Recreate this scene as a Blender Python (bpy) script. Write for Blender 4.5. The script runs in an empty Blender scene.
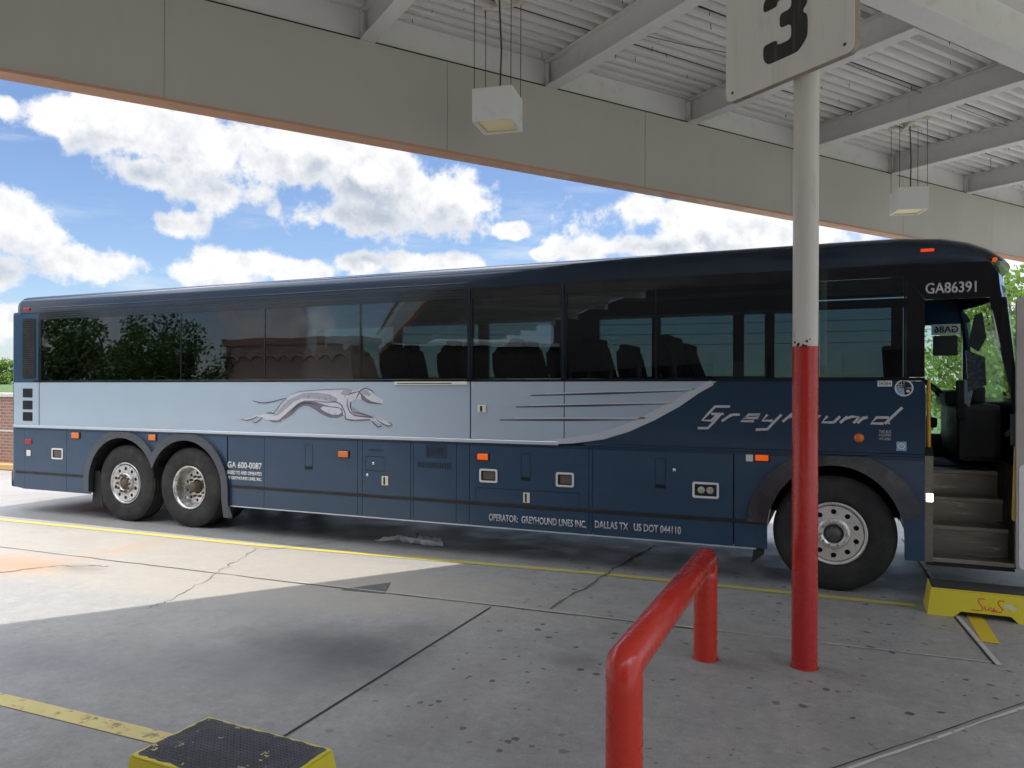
import bpy, bmesh, math, random
from mathutils import Vector, Matrix
from mathutils.geometry import tessellate_polygon
R = math.radians
PI = math.pi
rnd = random.Random(7)
SC = bpy.context.scene
COL = SC.collection

# ------------------------------------------------------------------ camera
F = 759.3; H = 1.91; YAW = R(23.2); ROLL = R(.17); HY = 389.8
cam_d = bpy.data.cameras.new('camera')
cam = bpy.data.objects.new('camera', cam_d); COL.objects.link(cam)
cam_d.sensor_width = 36; cam_d.lens = F / 1024 * 36
cam_d.shift_y = (HY - 384) / 1024
cam_d.clip_start = .05; cam_d.clip_end = 3000
cam.matrix_world = Matrix.Translation((0, 0, H)) @ Matrix.Rotation(YAW, 4, 'Z') @ Matrix.Rotation(PI / 2, 4, 'X') @ Matrix.Rotation(ROLL, 4, 'Z')
SC.camera = cam

def ray(x, y):
    u = x - 512; v = -(y - HY); cr, sr = math.cos(ROLL), math.sin(ROLL)
    a = (u * cr - v * sr) / F; b = (u * sr + v * cr) / F
    c, s = math.cos(YAW), math.sin(YAW)
    return (-s + a * c, c + a * s, b)
SY = 7.82                                   # plane of the coach's near side
def S(x, y, Y=SY):                          # photo point -> (X, Z) on a plane of constant Y
    r = ray(x, y); t = Y / r[1]
    return (r[0] * t, H + r[2] * t)
def G(x, y, z=0.0):                         # photo point -> (X, Y) on a level plane
    r = ray(x, y); t = (z - H) / r[2]
    return (r[0] * t, r[1] * t)

# ------------------------------------------------------------------ node helper
class NT:
    def __init__(s, tree): s.t = tree; s.N = tree.nodes; s.L = tree.links
    def n(s, typ, **kw):
        nd = s.N.new(typ)
        for k, v in kw.items(): setattr(nd, k, v)
        return nd
    def put(s, sock, v):
        if v is None: return
        if isinstance(v, bpy.types.NodeSocket): s.L.new(v, sock)
        else:
            if isinstance(v, (tuple, list)) and len(v) == 3 and sock.type == 'RGBA': v = (*v, 1)
            sock.default_value = v
    def m(s, op, a, b=None, c=None, clamp=False):
        nd = s.n('ShaderNodeMath', operation=op, use_clamp=clamp)
        s.put(nd.inputs[0], a); s.put(nd.inputs[1], b)
        if c is not None: s.put(nd.inputs[2], c)
        return nd.outputs[0]
    def mix(s, f, a, b):
        nd = s.n('ShaderNodeMix', data_type='RGBA')
        s.put(nd.inputs[0], f); s.put(nd.inputs[6], a); s.put(nd.inputs[7], b)
        return nd.outputs[2]
    def ss(s, v, lo, hi, a=0.0, b=1.0):
        nd = s.n('ShaderNodeMapRange', interpolation_type='SMOOTHSTEP')
        s.put(nd.inputs[0], v)
        for i, q in enumerate((lo, hi, a, b)): nd.inputs[i + 1].default_value = q
        return nd.outputs[0]
    def noise(s, vec, scale, detail=4, rough=.55, out=0):
        nd = s.n('ShaderNodeTexNoise'); s.put(nd.inputs['Vector'], vec)
        nd.inputs['Scale'].default_value = scale; nd.inputs['Detail'].default_value = detail
        nd.inputs['Roughness'].default_value = rough
        return nd.outputs[out]
    def pos(s): return s.n('ShaderNodeNewGeometry').outputs['Position']
    def sep(s, v):
        nd = s.n('ShaderNodeSeparateXYZ'); s.put(nd.inputs[0], v); return nd.outputs
    def comb(s, x, y, z):
        nd = s.n('ShaderNodeCombineXYZ')
        for i, q in enumerate((x, y, z)): s.put(nd.inputs[i], q)
        return nd.outputs[0]
    def vscale(s, v, sc):
        nd = s.n('ShaderNodeVectorMath', operation='MULTIPLY'); s.put(nd.inputs[0], v); nd.inputs[1].default_value = sc
        return nd.outputs[0]

# ------------------------------------------------------------------ world: sky and clouds
SUN = Vector((.16, .118, 1)).normalized()
W = bpy.data.worlds.new('World'); SC.world = W; W.use_nodes = True
w = NT(W.node_tree); w.N.clear()
sky = w.n('ShaderNodeTexSky', sky_type='NISHITA', sun_disc=False)
sky.sun_elevation = math.asin(SUN.z); sky.sun_rotation = math.atan2(SUN.x, SUN.y)
sky.air_density = 1.0; sky.dust_density = .6; sky.ozone_density = 2.2
# cumulus blobs: photo position, half-size in px
BL = [(80,122,48,20),(135,128,60,30),(215,150,75,36),(290,168,75,36),(370,180,70,38),(440,196,48,30),(140,172,34,16),
      (250,196,60,22),(345,214,70,22),(180,224,32,13),(24,232,40,24),(72,262,40,18),(118,268,34,24),(232,262,42,14),(205,276,40,14),
      (300,268,30,10),(365,262,30,12),(430,266,52,10),(-6,272,26,20),(6,318,44,18),(650,212,62,24),(720,226,80,24),(640,246,70,16),(800,236,50,14),
      (4,108,14,12),(1015,285,30,28),(545,254,14,6),(512,231,16,7)]
def dens(T, vec_ae, dirv, minr=0):
    x, y, _ = T.sep(vec_ae)
    best = None
    for (px, py, rx, ry) in BL:
        if rx < minr: continue
        d = ray(px, py); a0 = math.atan2(d[0], d[1]); e0 = math.atan2(d[2], math.hypot(d[0], d[1]))
        rx *= 1.12; ry *= 1.12; d1 = ray(px + rx, py); ra = abs(math.atan2(d1[0], d1[1]) - a0)
        d2 = ray(px, py - ry); re = abs(math.atan2(d2[2], math.hypot(d2[0], d2[1])) - e0)
        v1 = T.n('ShaderNodeVectorMath', operation='MULTIPLY_ADD'); T.put(v1.inputs[0], vec_ae)
        v1.inputs[1].default_value = (1 / ra, 1 / re, 0); v1.inputs[2].default_value = (-a0 / ra, -e0 / re, 0)
        v2 = T.n('ShaderNodeVectorMath', operation='LENGTH'); T.put(v2.inputs[0], v1.outputs[0]); q = v2.outputs['Value']
        if best is None: best = q
        else:
            nd = T.n('ShaderNodeMath', operation='SMOOTH_MIN'); T.put(nd.inputs[0], best); T.put(nd.inputs[1], q); nd.inputs[2].default_value = .25
            best = nd.outputs[0]
    best = T.m('MAXIMUM', T.m('SUBTRACT', 1.0, best), -2.0)
    # elsewhere in the sky: unseen noise cumulus, added thick to lift the shade
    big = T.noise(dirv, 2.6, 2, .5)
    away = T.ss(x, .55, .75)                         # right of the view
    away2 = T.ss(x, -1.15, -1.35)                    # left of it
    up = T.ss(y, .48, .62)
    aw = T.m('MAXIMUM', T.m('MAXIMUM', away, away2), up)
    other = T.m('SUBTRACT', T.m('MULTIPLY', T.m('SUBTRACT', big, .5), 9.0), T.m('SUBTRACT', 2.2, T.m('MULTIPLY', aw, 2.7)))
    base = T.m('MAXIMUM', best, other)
    f1 = T.noise(dirv, 9, 8, .62)
    f2 = T.noise(dirv, 30, 5, .6)
    return aw, T.m('ADD', T.m('ADD', base, .22), T.m('ADD', T.m('MULTIPLY', T.m('SUBTRACT', f1, .5), 4.2), T.m('MULTIPLY', T.m('SUBTRACT', f2, .5), 1.1)))
tc = w.n('ShaderNodeTexCoord').outputs['Generated']
dx, dy, dz = w.sep(tc)
hyp = w.m('SQRT', w.m('ADD', w.m('MULTIPLY', dx, dx), w.m('MULTIPLY', dy, dy)))
az = w.m('ARCTAN2', dx, dy); el = w.m('ARCTAN2', dz, hyp)
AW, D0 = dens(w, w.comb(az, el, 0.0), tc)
upv = w.n('ShaderNodeVectorMath', operation='ADD'); w.put(upv.inputs[0], tc); upv.inputs[1].default_value = (.01, .0, .045)
_, D1 = dens(w, w.comb(az, w.m('ADD', el, .045), 0.0), upv.outputs[0], 33)
alpha = w.ss(D0, -.05, .5)
thick = w.ss(D0, .1, 1.3)
lit = w.ss(w.m('SUBTRACT', D1, w.m('MULTIPLY', D0, .25)), -.3, 1.1, 1.0, 0.0)
rv0 = w.noise(tc, 13, 7, .58)
up2 = w.n('ShaderNodeVectorMath', operation='ADD'); w.put(up2.inputs[0], tc); up2.inputs[1].default_value = (.006, .0, .016)
rv1 = w.noise(up2.outputs[0], 13, 7, .58)
relief = w.m('MULTIPLY', w.m('SUBTRACT', rv0, rv1), 3.4)
lit = w.m('ADD', lit, w.m('SUBTRACT', relief, .08), clamp=True)
ccol = w.mix(w.m('MULTIPLY', w.m('SUBTRACT', 1.0, lit), w.m('ADD', .35, w.m('MULTIPLY', thick, .65))), (1.0, 1.0, 1.0), (.50, .56, .67))
wisp = w.ss(w.noise(w.vscale(tc, (2, 2, 11)), 2.5, 6, .6), .5, .78, 0, .45)
alpha = w.m('MAXIMUM', alpha, wisp)
haze_ = w.ss(el, -.02, .13, .42, 0.0)
alpha = w.m('MAXIMUM', alpha, haze_)
skc = w.n('ShaderNodeMix', data_type='RGBA', blend_type='MULTIPLY'); skc.inputs[0].default_value = 1
w.L.new(sky.outputs[0], skc.inputs[6]); skc.inputs[7].default_value = (.95, 1.0, 1.12, 1)
bg1 = w.n('ShaderNodeBackground'); w.L.new(skc.outputs[2], bg1.inputs[0]); bg1.inputs[1].default_value = .064
bg2 = w.n('ShaderNodeBackground'); w.L.new(ccol, bg2.inputs[0]); w.L.new(w.m('ADD', .46, w.m('MULTIPLY', w.m('MULTIPLY', AW, w.ss(el, .35, .7)), 1.7)), bg2.inputs[1])  # off-view clouds boosted to brighten the shade under the canopy
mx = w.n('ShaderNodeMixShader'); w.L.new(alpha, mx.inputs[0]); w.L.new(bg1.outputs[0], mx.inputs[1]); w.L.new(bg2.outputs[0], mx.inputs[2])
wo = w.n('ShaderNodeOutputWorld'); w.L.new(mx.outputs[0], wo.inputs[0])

sl = bpy.data.lights.new('sun', 'SUN'); sl.energy = 2.0; sl.angle = R(.53); sl.color = (1, .95, .88)
so = bpy.data.objects.new('sun', sl); COL.objects.link(so)
so.rotation_euler = (-SUN).to_track_quat('-Z', 'Y').to_euler()
SC.view_settings.view_transform = 'Standard'; SC.view_settings.look = 'None'
SC.view_settings.exposure = 1.16; SC.view_settings.gamma = 1

# ------------------------------------------------------------------ materials
def principled(name, base=(.5, .5, .5), rough=.5, metal=0., coat=0., spec=.5, emit=None, es=0.):
    m = bpy.data.materials.new(name); m.use_nodes = True
    b = m.node_tree.nodes['Principled BSDF']
    b.inputs['Base Color'].default_value = (*base, 1); b.inputs['Roughness'].default_value = rough
    b.inputs['Metallic'].default_value = metal; b.inputs['Coat Weight'].default_value = coat
    b.inputs['Coat Roughness'].default_value = .04
    b.inputs['Specular IOR Level'].default_value = spec
    if emit: b.inputs['Emission Color'].default_value = (*emit, 1); b.inputs['Emission Strength'].default_value = es
    return m, NT(m.node_tree), b
def worn(name, base, rough=.5, metal=0., coat=0., var=.18, scale=3., dirt=None, dscale=6., damt=.5, dlo=.55, dhi=.75, bump=0., bscale=60., rv=.12, stretch=None):
    m, t, b = principled(name, base, rough, metal, coat)
    p = t.pos()
    if stretch: p = t.vscale(p, stretch)
    n = t.noise(p, scale, 6, .6)
    c = t.mix(n, tuple(x * (1 - var) for x in base), tuple(min(1, x * (1 + var)) for x in base))
    if dirt:
        d = t.ss(t.noise(p, dscale, 8, .65), dlo, dhi, 0, damt)
        c = t.mix(d, c, dirt)
    t.L.new(c, b.inputs['Base Color'])
    t.L.new(t.ss(t.noise(p, scale * 2.3, 5, .6), .3, .7, max(.03, rough - rv), min(1, rough + rv)), b.inputs['Roughness'])
    if bump:
        bp = t.n('ShaderNodeBump'); bp.inputs['Strength'].default_value = bump; bp.inputs['Distance'].default_value = .01
        t.L.new(t.noise(p, bscale, 4, .6), bp.inputs['Height']); t.L.new(bp.outputs[0], b.inputs['Normal'])
    return m
M = {}
M['navy'] = worn('navy_paint', (.007, .034, .076), .25, 0, .12, var=.07, scale=1, dirt=(.05, .08, .11), dscale=3, damt=.06, dlo=.45, dhi=.8, rv=.0, bump=.3, bscale=1.8)
M['navy_low'] = worn('navy_dust_reflection', (.020, .055, .108), .26, 0, .15, var=.08, scale=1, dirt=(.09, .11, .13), dscale=4, damt=.12, dlo=.4, dhi=.8, rv=.0, bump=.35, bscale=2.2)  # dusty navy, base raised to carry light reflected from the ground
M['silver'] = worn('silver_blue_paint', (.42, .51, .60), .3, .25, .4, var=.04, scale=.7, rv=.0, bump=.12, bscale=1.5)
M['silver_bright'] = worn('silver_edge', (.58, .62, .68), .3, .35, .0, var=.02, rv=.0)
M['black'] = worn('gloss_black', (.009, .010, .013), .13, 0, .4, var=.3, dirt=(.05, .05, .055), damt=.15, rv=.05)
M['roof'] = worn('coach_roof_paint', (.008, .020, .044), .16, 0, .1, var=.1, dirt=(.05, .06, .07), damt=.2, rv=.04)
M['rubber'] = worn('black_rubber', (.014, .014, .015), .6, var=.3, dirt=(.05, .048, .045), damt=.3)
M['dark'] = worn('dark_underside', (.012, .012, .013), .75)
M['interior'] = worn('dark_interior_trim', (.032, .035, .040), .6)
M['seat'] = worn('charcoal_seat_cloth', (.018, .02, .026), .8, dirt=(.03, .035, .05), dscale=30)
M['grease'] = worn('greasy_hub', (.11, .105, .10), .45, .4, dirt=(.03, .03, .03), dscale=20)
M['tyre'] = worn('tyre_rubber', (.016, .016, .016), .72, dirt=(.07, .065, .06), damt=.4, dlo=.4, dhi=.75, dscale=5, bump=.2, bscale=90)
M['rim'] = worn('polished_aluminium', (.62, .62, .62), .33, .9, dirt=(.20, .17, .13), dscale=14, damt=.7, dlo=.42, dhi=.7)
M['rim_bright'] = worn('bright_aluminium', (.78, .76, .72), .36, .75, dirt=(.35, .31, .26), dscale=18, damt=.4, dlo=.5, dhi=.75)
M['rust'] = worn('rusty_hub', (.14, .10, .075), .7, .3, dirt=(.3, .28, .26), dscale=25)
M['fender'] = worn('grey_fender_rubber', (.034, .038, .046), .22, 0, .3, var=.2, dirt=(.11, .11, .11), damt=.4)
M['fender_gloss'] = worn('glossy_rear_fender', (.022, .030, .045), .14, 0, .6, var=.1, dirt=(.09, .09, .09), damt=.25, bump=.4, bscale=4)
M['chrome'] = worn('chrome', (.72, .73, .75), .2, 1., var=.05)
M['steel'] = worn('brushed_step_steel', (.24, .22, .185), .38, .85, var=.2, dirt=(.10, .09, .07), damt=.5, stretch=(.5, 4, 4))
M['nosing'] = worn('step_nosing', (.32, .29, .24), .45, .4, dirt=(.2, .18, .15))
M['white'] = worn('white_decal', (.72, .72, .72), .45, dirt=(.4, .4, .4))
M['letter'] = worn('grey_white_lettering', (.55, .54, .57), .4, .2)
M['lilac'] = worn('emblem_light', (.62, .62, .68), .35, .3, var=.03, scale=2)
M['mid'] = worn('emblem_mid', (.38, .38, .45), .35, .3, var=.03, scale=5)
M['purple'] = worn('emblem_shade', (.17, .16, .21), .4, .1, var=.2, scale=6)
M['purple_d'] = worn('emblem_line', (.07, .065, .09), .4, .1)
M['cream'] = worn('cream_plastic', (.74, .69, .58), .5, dirt=(.3, .27, .2))
M['yellow'] = worn('safety_yellow', (.72, .60, .04), .42, var=.08, dirt=(.35, .27, .04), dscale=9, damt=.5, bump=.1)
M['grab'] = worn('yellow_grab_rail', (.62, .36, .03), .35)
M['tread'] = worn('black_tread', (.06, .062, .07), .65, dirt=(.62, .55, .22), dscale=13, damt=1, dlo=.63, dhi=.65, bump=.1)
M['tread2'] = worn('worn_black_grit', (.035, .034, .034), .85, dirt=(.10, .095, .08), dscale=20, bump=.3)
M['red'] = worn('red_post_paint', (.58, .032, .016), .27, 0, 0.2, var=.06, scale=5, dirt=(.22, .04, .03), dscale=16, damt=.6, dlo=.65, dhi=.68, rv=.04)
M['red_side'] = worn('red_column_paint', (.47, .020, .014), .27, 0, 0.2, var=.06, scale=5, dirt=(.12, .03, .025), dscale=20, damt=.7, dlo=.63, dhi=.67, rv=.04)
M['polewhite'] = worn('white_pole_paint', (.62, .59, .53), .45, var=.06, dirt=(.30, .26, .2), dscale=4, damt=.45, stretch=(3, 3, .5))
M['signwhite'] = worn('white_sign_face', (.70, .68, .64), .5, var=.04, dirt=(.42, .39, .34), dscale=4, damt=.5, dlo=.5, dhi=.8, stretch=(3, 3, .35))
M['signedge'] = worn('rusting_sign_edge', (.30, .25, .2), .6, dirt=(.10, .03, .02), dscale=9, damt=.9)
M['digit'] = worn('faded_black_digit', (.022, .022, .022), .5, dirt=(.16, .15, .14), dscale=6, damt=.7, dlo=.5, dhi=.75, stretch=(4, 4, .25))
M['fascia'] = worn('beige_fascia_paint', (.50, .475, .43), .6, var=.06, scale=.8, dirt=(.44, .41, .355), dscale=2.4, damt=.5, dlo=.5, dhi=.85, stretch=(1.5, 1.5, .5))
M['soffit'] = worn('tan_trim_paint', (.56, .31, .20), .6, dirt=(.4, .24, .18), dscale=3)
M['joist'] = worn('white_joist_paint', (.72, .71, .69), .5, var=.05, dirt=(.45, .43, .39), dscale=4, damt=.5)
M['deck'] = worn('painted_roof_deck', (.78, .76, .73), .5, var=.07, scale=1.2, dirt=(.20, .13, .09), dscale=16, damt=.7, dlo=.68, dhi=.78)
M['lampbox'] = worn('white_lamp_housing', (.80, .79, .77), .45, var=.04, dirt=(.5, .47, .42))
M['wire'] = worn('dark_wire', (.03, .03, .03), .5)
M['litter'] = worn('white_plastic_litter', (.92, .93, .95), .4)
M['gap'] = worn('panel_gap', (.004, .004, .005), .8)
M['bluelabel'] = worn('blue_label', (.15, .34, .55), .4, dirt=(.6, .65, .7), dscale=60, damt=.7, dlo=.5, dhi=.55)
M['bark'] = worn('bark', (.09, .065, .045), .9, bump=.5, bscale=30)
M['amber'] = principled('amber_lens', (.75, .16, .015), .25, coat=.5)[0]
M['amber_on'] = principled('amber_lens_lit', (.75, .13, .01), .25, emit=(1, .12, .01), es=.18)[0]
M['redlens_on'] = principled('red_lamp_lit', (.6, .05, .02), .25, emit=(1, .08, .02), es=.25)[0]
M['redlens'] = principled('red_lens', (.35, .02, .03), .25)[0]
M['steplamp'] = principled('step_lamp', (.9, .9, .85), .3, emit=(1, .97, .88), es=3.5)[0]
M['lens'] = principled('lamp_glass_yellowed', (.86, .74, .36), .35)[0]
M['lamp_clear'] = worn('clear_lamp', (.55, .55, .5), .2, .5)

def glass(name, tint, refl=(.8, .85, .9), f0=1.5, k=1.5):
    m = bpy.data.materials.new(name); m.use_nodes = True; t = NT(m.node_tree); t.N.clear()
    tr = t.n('ShaderNodeBsdfTransparent'); tr.inputs[0].default_value = (*tint, 1)
    gl = t.n('ShaderNodeBsdfGlossy'); gl.inputs[0].default_value = (*refl, 1); gl.inputs['Roughness'].default_value = .01
    bp = t.n('ShaderNodeBump'); bp.inputs['Strength'].default_value = .05; bp.inputs['Distance'].default_value = .02
    t.L.new(t.noise(t.pos(), 1.3, 2), bp.inputs['Height']); t.L.new(bp.outputs[0], gl.inputs['Normal'])
    fr = t.n('ShaderNodeFresnel'); fr.inputs[0].default_value = f0
    x = t.n('ShaderNodeMixShader'); t.L.new(t.m('MULTIPLY', fr.outputs[0], k, clamp=True), x.inputs[0]); t.L.new(tr.outputs[0], x.inputs[1]); t.L.new(gl.outputs[0], x.inputs[2])
    o = t.n('ShaderNodeOutputMaterial'); t.L.new(x.outputs[0], o.inputs[0]); return m
M['glass'] = glass('tinted_window_glass', (.38, .44, .45), f0=1.6)
M['glass_far'] = glass('tinted_far_glass', (.50, .57, .575))
M['screen'] = glass('windscreen_glass', (.86, .92, .88), k=.25)
M['glass_clear'] = glass('clear_glass', (.80, .88, .84))

def thin_plastic():
    m, t, b = principled('translucent_plastic', (.9, .92, .95), .35)
    tl = t.n('ShaderNodeBsdfTranslucent'); tl.inputs[0].default_value = (.92, .94, .97, 1)
    ms = t.n('ShaderNodeMixShader'); ms.inputs[0].default_value = .55; t.L.new(b.outputs[0], ms.inputs[1]); t.L.new(tl.outputs[0], ms.inputs[2])
    t.L.new(ms.outputs[0], t.N['Material Output'].inputs[0]); return m
M['litter'] = thin_plastic()
# concrete ground
def ground_mat():
    m, t, b = principled('concrete', (.35, .34, .32), .5)
    p = t.pos(); x, y, z = t.sep(p)
    n1 = t.noise(p, .35, 5, .6); n2 = t.noise(p, 2.2, 8, .65); n3 = t.noise(p, 45, 3, .6); n4 = t.noise(t.vscale(p, (1, .35, 1)), 1.1, 6, .7)
    c = t.mix(n1, (.29, .28, .26), (.385, .37, .345))
    c = t.mix(t.ss(n2, .35, .7, 0, .55), c, (.24, .232, .22))
    c = t.mix(t.ss(n4, .5, .75, 0, .5), c, (.44, .42, .385))
    c = t.mix(t.ss(n3, .3, .7, 0, .25), c, (.18, .175, .17))
    n5 = t.noise(p, 170, 2, .6); n6 = t.noise(t.vscale(p, (1.2, 26, 1)), 3.5, 4, .6)
    c = t.mix(t.ss(n5, .50, .72, 0, .45), c, (.16, .155, .15)); c = t.mix(t.ss(n5, .48, .28, 0, .35), c, (.52, .50, .47))
    c = t.mix(t.ss(n6, .5, .75, 0, .22), c, (.20, .195, .185))
    n7 = t.noise(p, 13, 6, .75); c = t.mix(t.ss(n7, .50, .68, 0, .5), c, (.19, .185, .175)); c = t.mix(t.ss(n7, .46, .32, 0, .4), c, (.46, .44, .41))
    def blob(x0, y0, rx, ry, soft, amt, ns=2.2, na=.8):
        qx = t.m('DIVIDE', t.m('SUBTRACT', x, x0), rx); qy = t.m('DIVIDE', t.m('SUBTRACT', y, y0), ry)
        q = t.m('SQRT', t.m('ADD', t.m('MULTIPLY', qx, qx), t.m('MULTIPLY', qy, qy)))
        q = t.m('ADD', q, t.m('MULTIPLY', t.m('SUBTRACT', t.noise(p, ns, 5, .6), .5), na))
        return t.ss(q, 1 - soft, 1 + soft * .3, amt, 0)
    # sunlit tone painted on the slab, oil stain, rust runs, darker under the coach
    sunlit_ = blob(-7.2, 6.2, 5.5, 1.25, .35, .55, 1, .3)
    c = t.mix(sunlit_, c, (.38, .34, .28))
    c = t.mix(blob(-3.35, 4.55, .95, .68, 1, .95, 1.8, 1.0), c, (.07, .07, .075))
    c = t.mix(blob(-3.9, 4.0, 1.3, .5, 1, .5, 2.5, 1.3), c, (.16, .16, .165))
    c = t.mix(blob(-3.05, 5.25, .35, .25, .9, .5, 4, .8), c, (.13, .13, .14))
    c = t.mix(blob(-8.2, 5.45, .9, .5, 1, .8, 2, .9), c, (.42, .24, .13))
    c = t.mix(blob(-7.8, 6.5, .25, .7, 1, .5, 3, .8), c, (.42, .28, .18))
    c = t.mix(blob(-7.4, 5.6, .45, .2, 1, .6, 5, 1.0), c, (.20, .17, .14))
    c = t.mix(blob(-2.2, 4.3, .25, 1.3, 1, .35, 3, .8), c, (.17, .15, .13))
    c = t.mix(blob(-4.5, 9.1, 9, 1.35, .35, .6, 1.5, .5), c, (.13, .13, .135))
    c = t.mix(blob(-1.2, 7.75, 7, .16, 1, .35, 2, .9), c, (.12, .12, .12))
    c = t.mix(blob(.3, 4.6, .5, .35, 1, .4, 3, 1.1), c, (.17, .16, .15))
    c = t.mix(blob(-.5, 3.4, .7, .25, 1, .3, 3, 1.1), c, (.50, .48, .45))
    c = t.mix(blob(-5.1, 3.6, .9, .3, 1, .45, 3, 1.2), c, (.15, .15, .155))
    c = t.mix(blob(-1.7, 5.1, .25, .18, 1, .5, 5, 1.0), c, (.13, .125, .12))
    # dark chewing-gum spots
    for sc, th, amt, seed in ((7, .22, .9, 0), (12, .24, .8, 3.3), (3.6, .12, .9, 7.1)):
        v = t.n('ShaderNodeTexVoronoi'); mp = t.n('ShaderNodeVectorMath', operation='ADD')
        wob = t.n('ShaderNodeVectorMath', operation='MULTIPLY'); nn = t.noise(p, 14, 2, .5, 1); t.L.new(nn, wob.inputs[0]); wob.inputs[1].default_value = (.05, .05, 0)
        ad = t.n('ShaderNodeVectorMath', operation='ADD'); t.L.new(p, ad.inputs[0]); t.L.new(wob.outputs[0], ad.inputs[1])
        t.L.new(ad.outputs[0], mp.inputs[0]); mp.inputs[1].default_value = (seed, seed * 2, .31)
        sp = t.vscale(mp.outputs[0], (1, 1, 0)); t.L.new(sp, v.inputs['Vector']); v.inputs['Scale'].default_value = sc
        cr, cg, cb = t.sep(v.outputs['Color'])
        rad = t.m('MULTIPLY', cr, th)
        s_ = t.ss(t.m('SUBTRACT', rad, v.outputs['Distance']), -.02, .025)
        keep = t.m('GREATER_THAN', cg, .5)
        reg = t.ss(t.noise(p, .5, 2, .5), .32, .55)
        side = t.ss(x, -3.2, -2.2, .12, 1.0)
        f = t.m('MULTIPLY', t.m('MULTIPLY', t.m('MULTIPLY', s_, keep), t.m('MULTIPLY', reg, side)), amt)
        c = t.mix(f, c, (.045, .044, .045))
    t.L.new(c, b.inputs['Base Color'])
    t.L.new(t.ss(n2, .3, .7, .42, .62), b.inputs['Roughness'])
    bp = t.n('ShaderNodeBump'); bp.inputs['Strength'].default_value = .25; bp.inputs['Distance'].default_value = .006
    t.L.new(t.m('ADD', t.m('ADD', n3, t.m('MULTIPLY', n5, .5)), t.m('MULTIPLY', n2, .6)), bp.inputs['Height']); t.L.new(bp.outputs[0], b.inputs['Normal'])
    return m
M['concrete'] = ground_mat()
def line_mat(name, col, lo, hi, sc=9):
    m, t, b = principled(name, col, .6); p = t.pos()
    t.L.new(t.mix(t.noise(p, 4, 5, .6), tuple(q * .75 for q in col), col), b.inputs['Base Color'])
    tr = t.n('ShaderNodeBsdfTransparent'); mxs = t.n('ShaderNodeMixShader')
    t.L.new(t.ss(t.noise(p, sc, 8, .7), lo, hi), mxs.inputs[0]); t.L.new(b.outputs[0], mxs.inputs[1]); t.L.new(tr.outputs[0], mxs.inputs[2])
    t.L.new(mxs.outputs[0], t.N['Material Output'].inputs[0]); return m
M['line'] = line_mat('worn_yellow_paint', (.56, .47, .12), .60, .78)
M['line3'] = line_mat('bright_yellow_paint', (.72, .52, .03), .66, .8)
M['line2'] = line_mat('worn_pale_yellow_paint', (.78, .64, .24), .53, .70, 7)
M['joint_w'] = line_mat('white_joint_sealant', (.60, .57, .52), .56, .72)
M['joint_d'] = worn('dark_joint', (.035, .033, .032), .9)
M['crack'] = worn('crack', (.13, .12, .11), .9)
def leaf_mat(name, a, b_):
    m, t, b = principled(name, a, .55)
    gi = t.n('ShaderNodeNewGeometry').outputs['Random Per Island']
    t.L.new(t.mix(gi, a, b_), b.inputs['Base Color'])
    tl = t.n('ShaderNodeBsdfTranslucent'); t.L.new(t.mix(gi, a, b_), tl.inputs[0])
    ms = t.n('ShaderNodeMixShader'); ms.inputs[0].default_value = .35; t.L.new(b.outputs[0], ms.inputs[1]); t.L.new(tl.outputs[0], ms.inputs[2])
    t.L.new(ms.outputs[0], t.N['Material Output'].inputs[0]); return m
M['leaf'] = leaf_mat('leaves', (.035, .075, .018), (.09, .16, .035))
M['leaf2'] = leaf_mat('bright_leaves', (.10, .19, .03), (.22, .34, .06))
def brick_mat(name, a, b_, mort, sc=1.):
    m, t, b = principled(name, a, .85)
    p = t.pos(); x, y, z = t.sep(p)
    v = t.comb(t.m('ADD', x, t.m('MULTIPLY', y, .7)), z, 0.0)
    br = t.n('ShaderNodeTexBrick'); t.L.new(v, br.inputs['Vector']); br.inputs['Scale'].default_value = sc
    br.inputs['Color1'].default_value = (*a, 1); br.inputs['Color2'].default_value = (*b_, 1); br.inputs['Mortar'].default_value = (*mort, 1)
    br.inputs['Brick Width'].default_value = .215; br.inputs['Row Height'].default_value = .075; br.inputs['Mortar Size'].default_value = .008
    t.L.new(br.outputs[0], b.inputs['Base Color']); return m
M['brick'] = brick_mat('red_brick', (.26, .12, .085), (.34, .17, .12), (.36, .32, .28))
M['brick_tan'] = brick_mat('tan_brick', (.34, .23, .17), (.42, .29, .22), (.4, .36, .3))
M['brick_dark'] = brick_mat('dark_brick', (.045, .034, .03), (.06, .045, .04), (.06, .055, .05))
M['grass'] = worn('grass', (.07, .12, .035), .9, var=.4, scale=.6)
M['capstone'] = worn('pale_capstone', (.6, .58, .54), .7)
M['orange_kerb'] = worn('orange_kerb_paint', (.62, .36, .14), .6)

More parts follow.
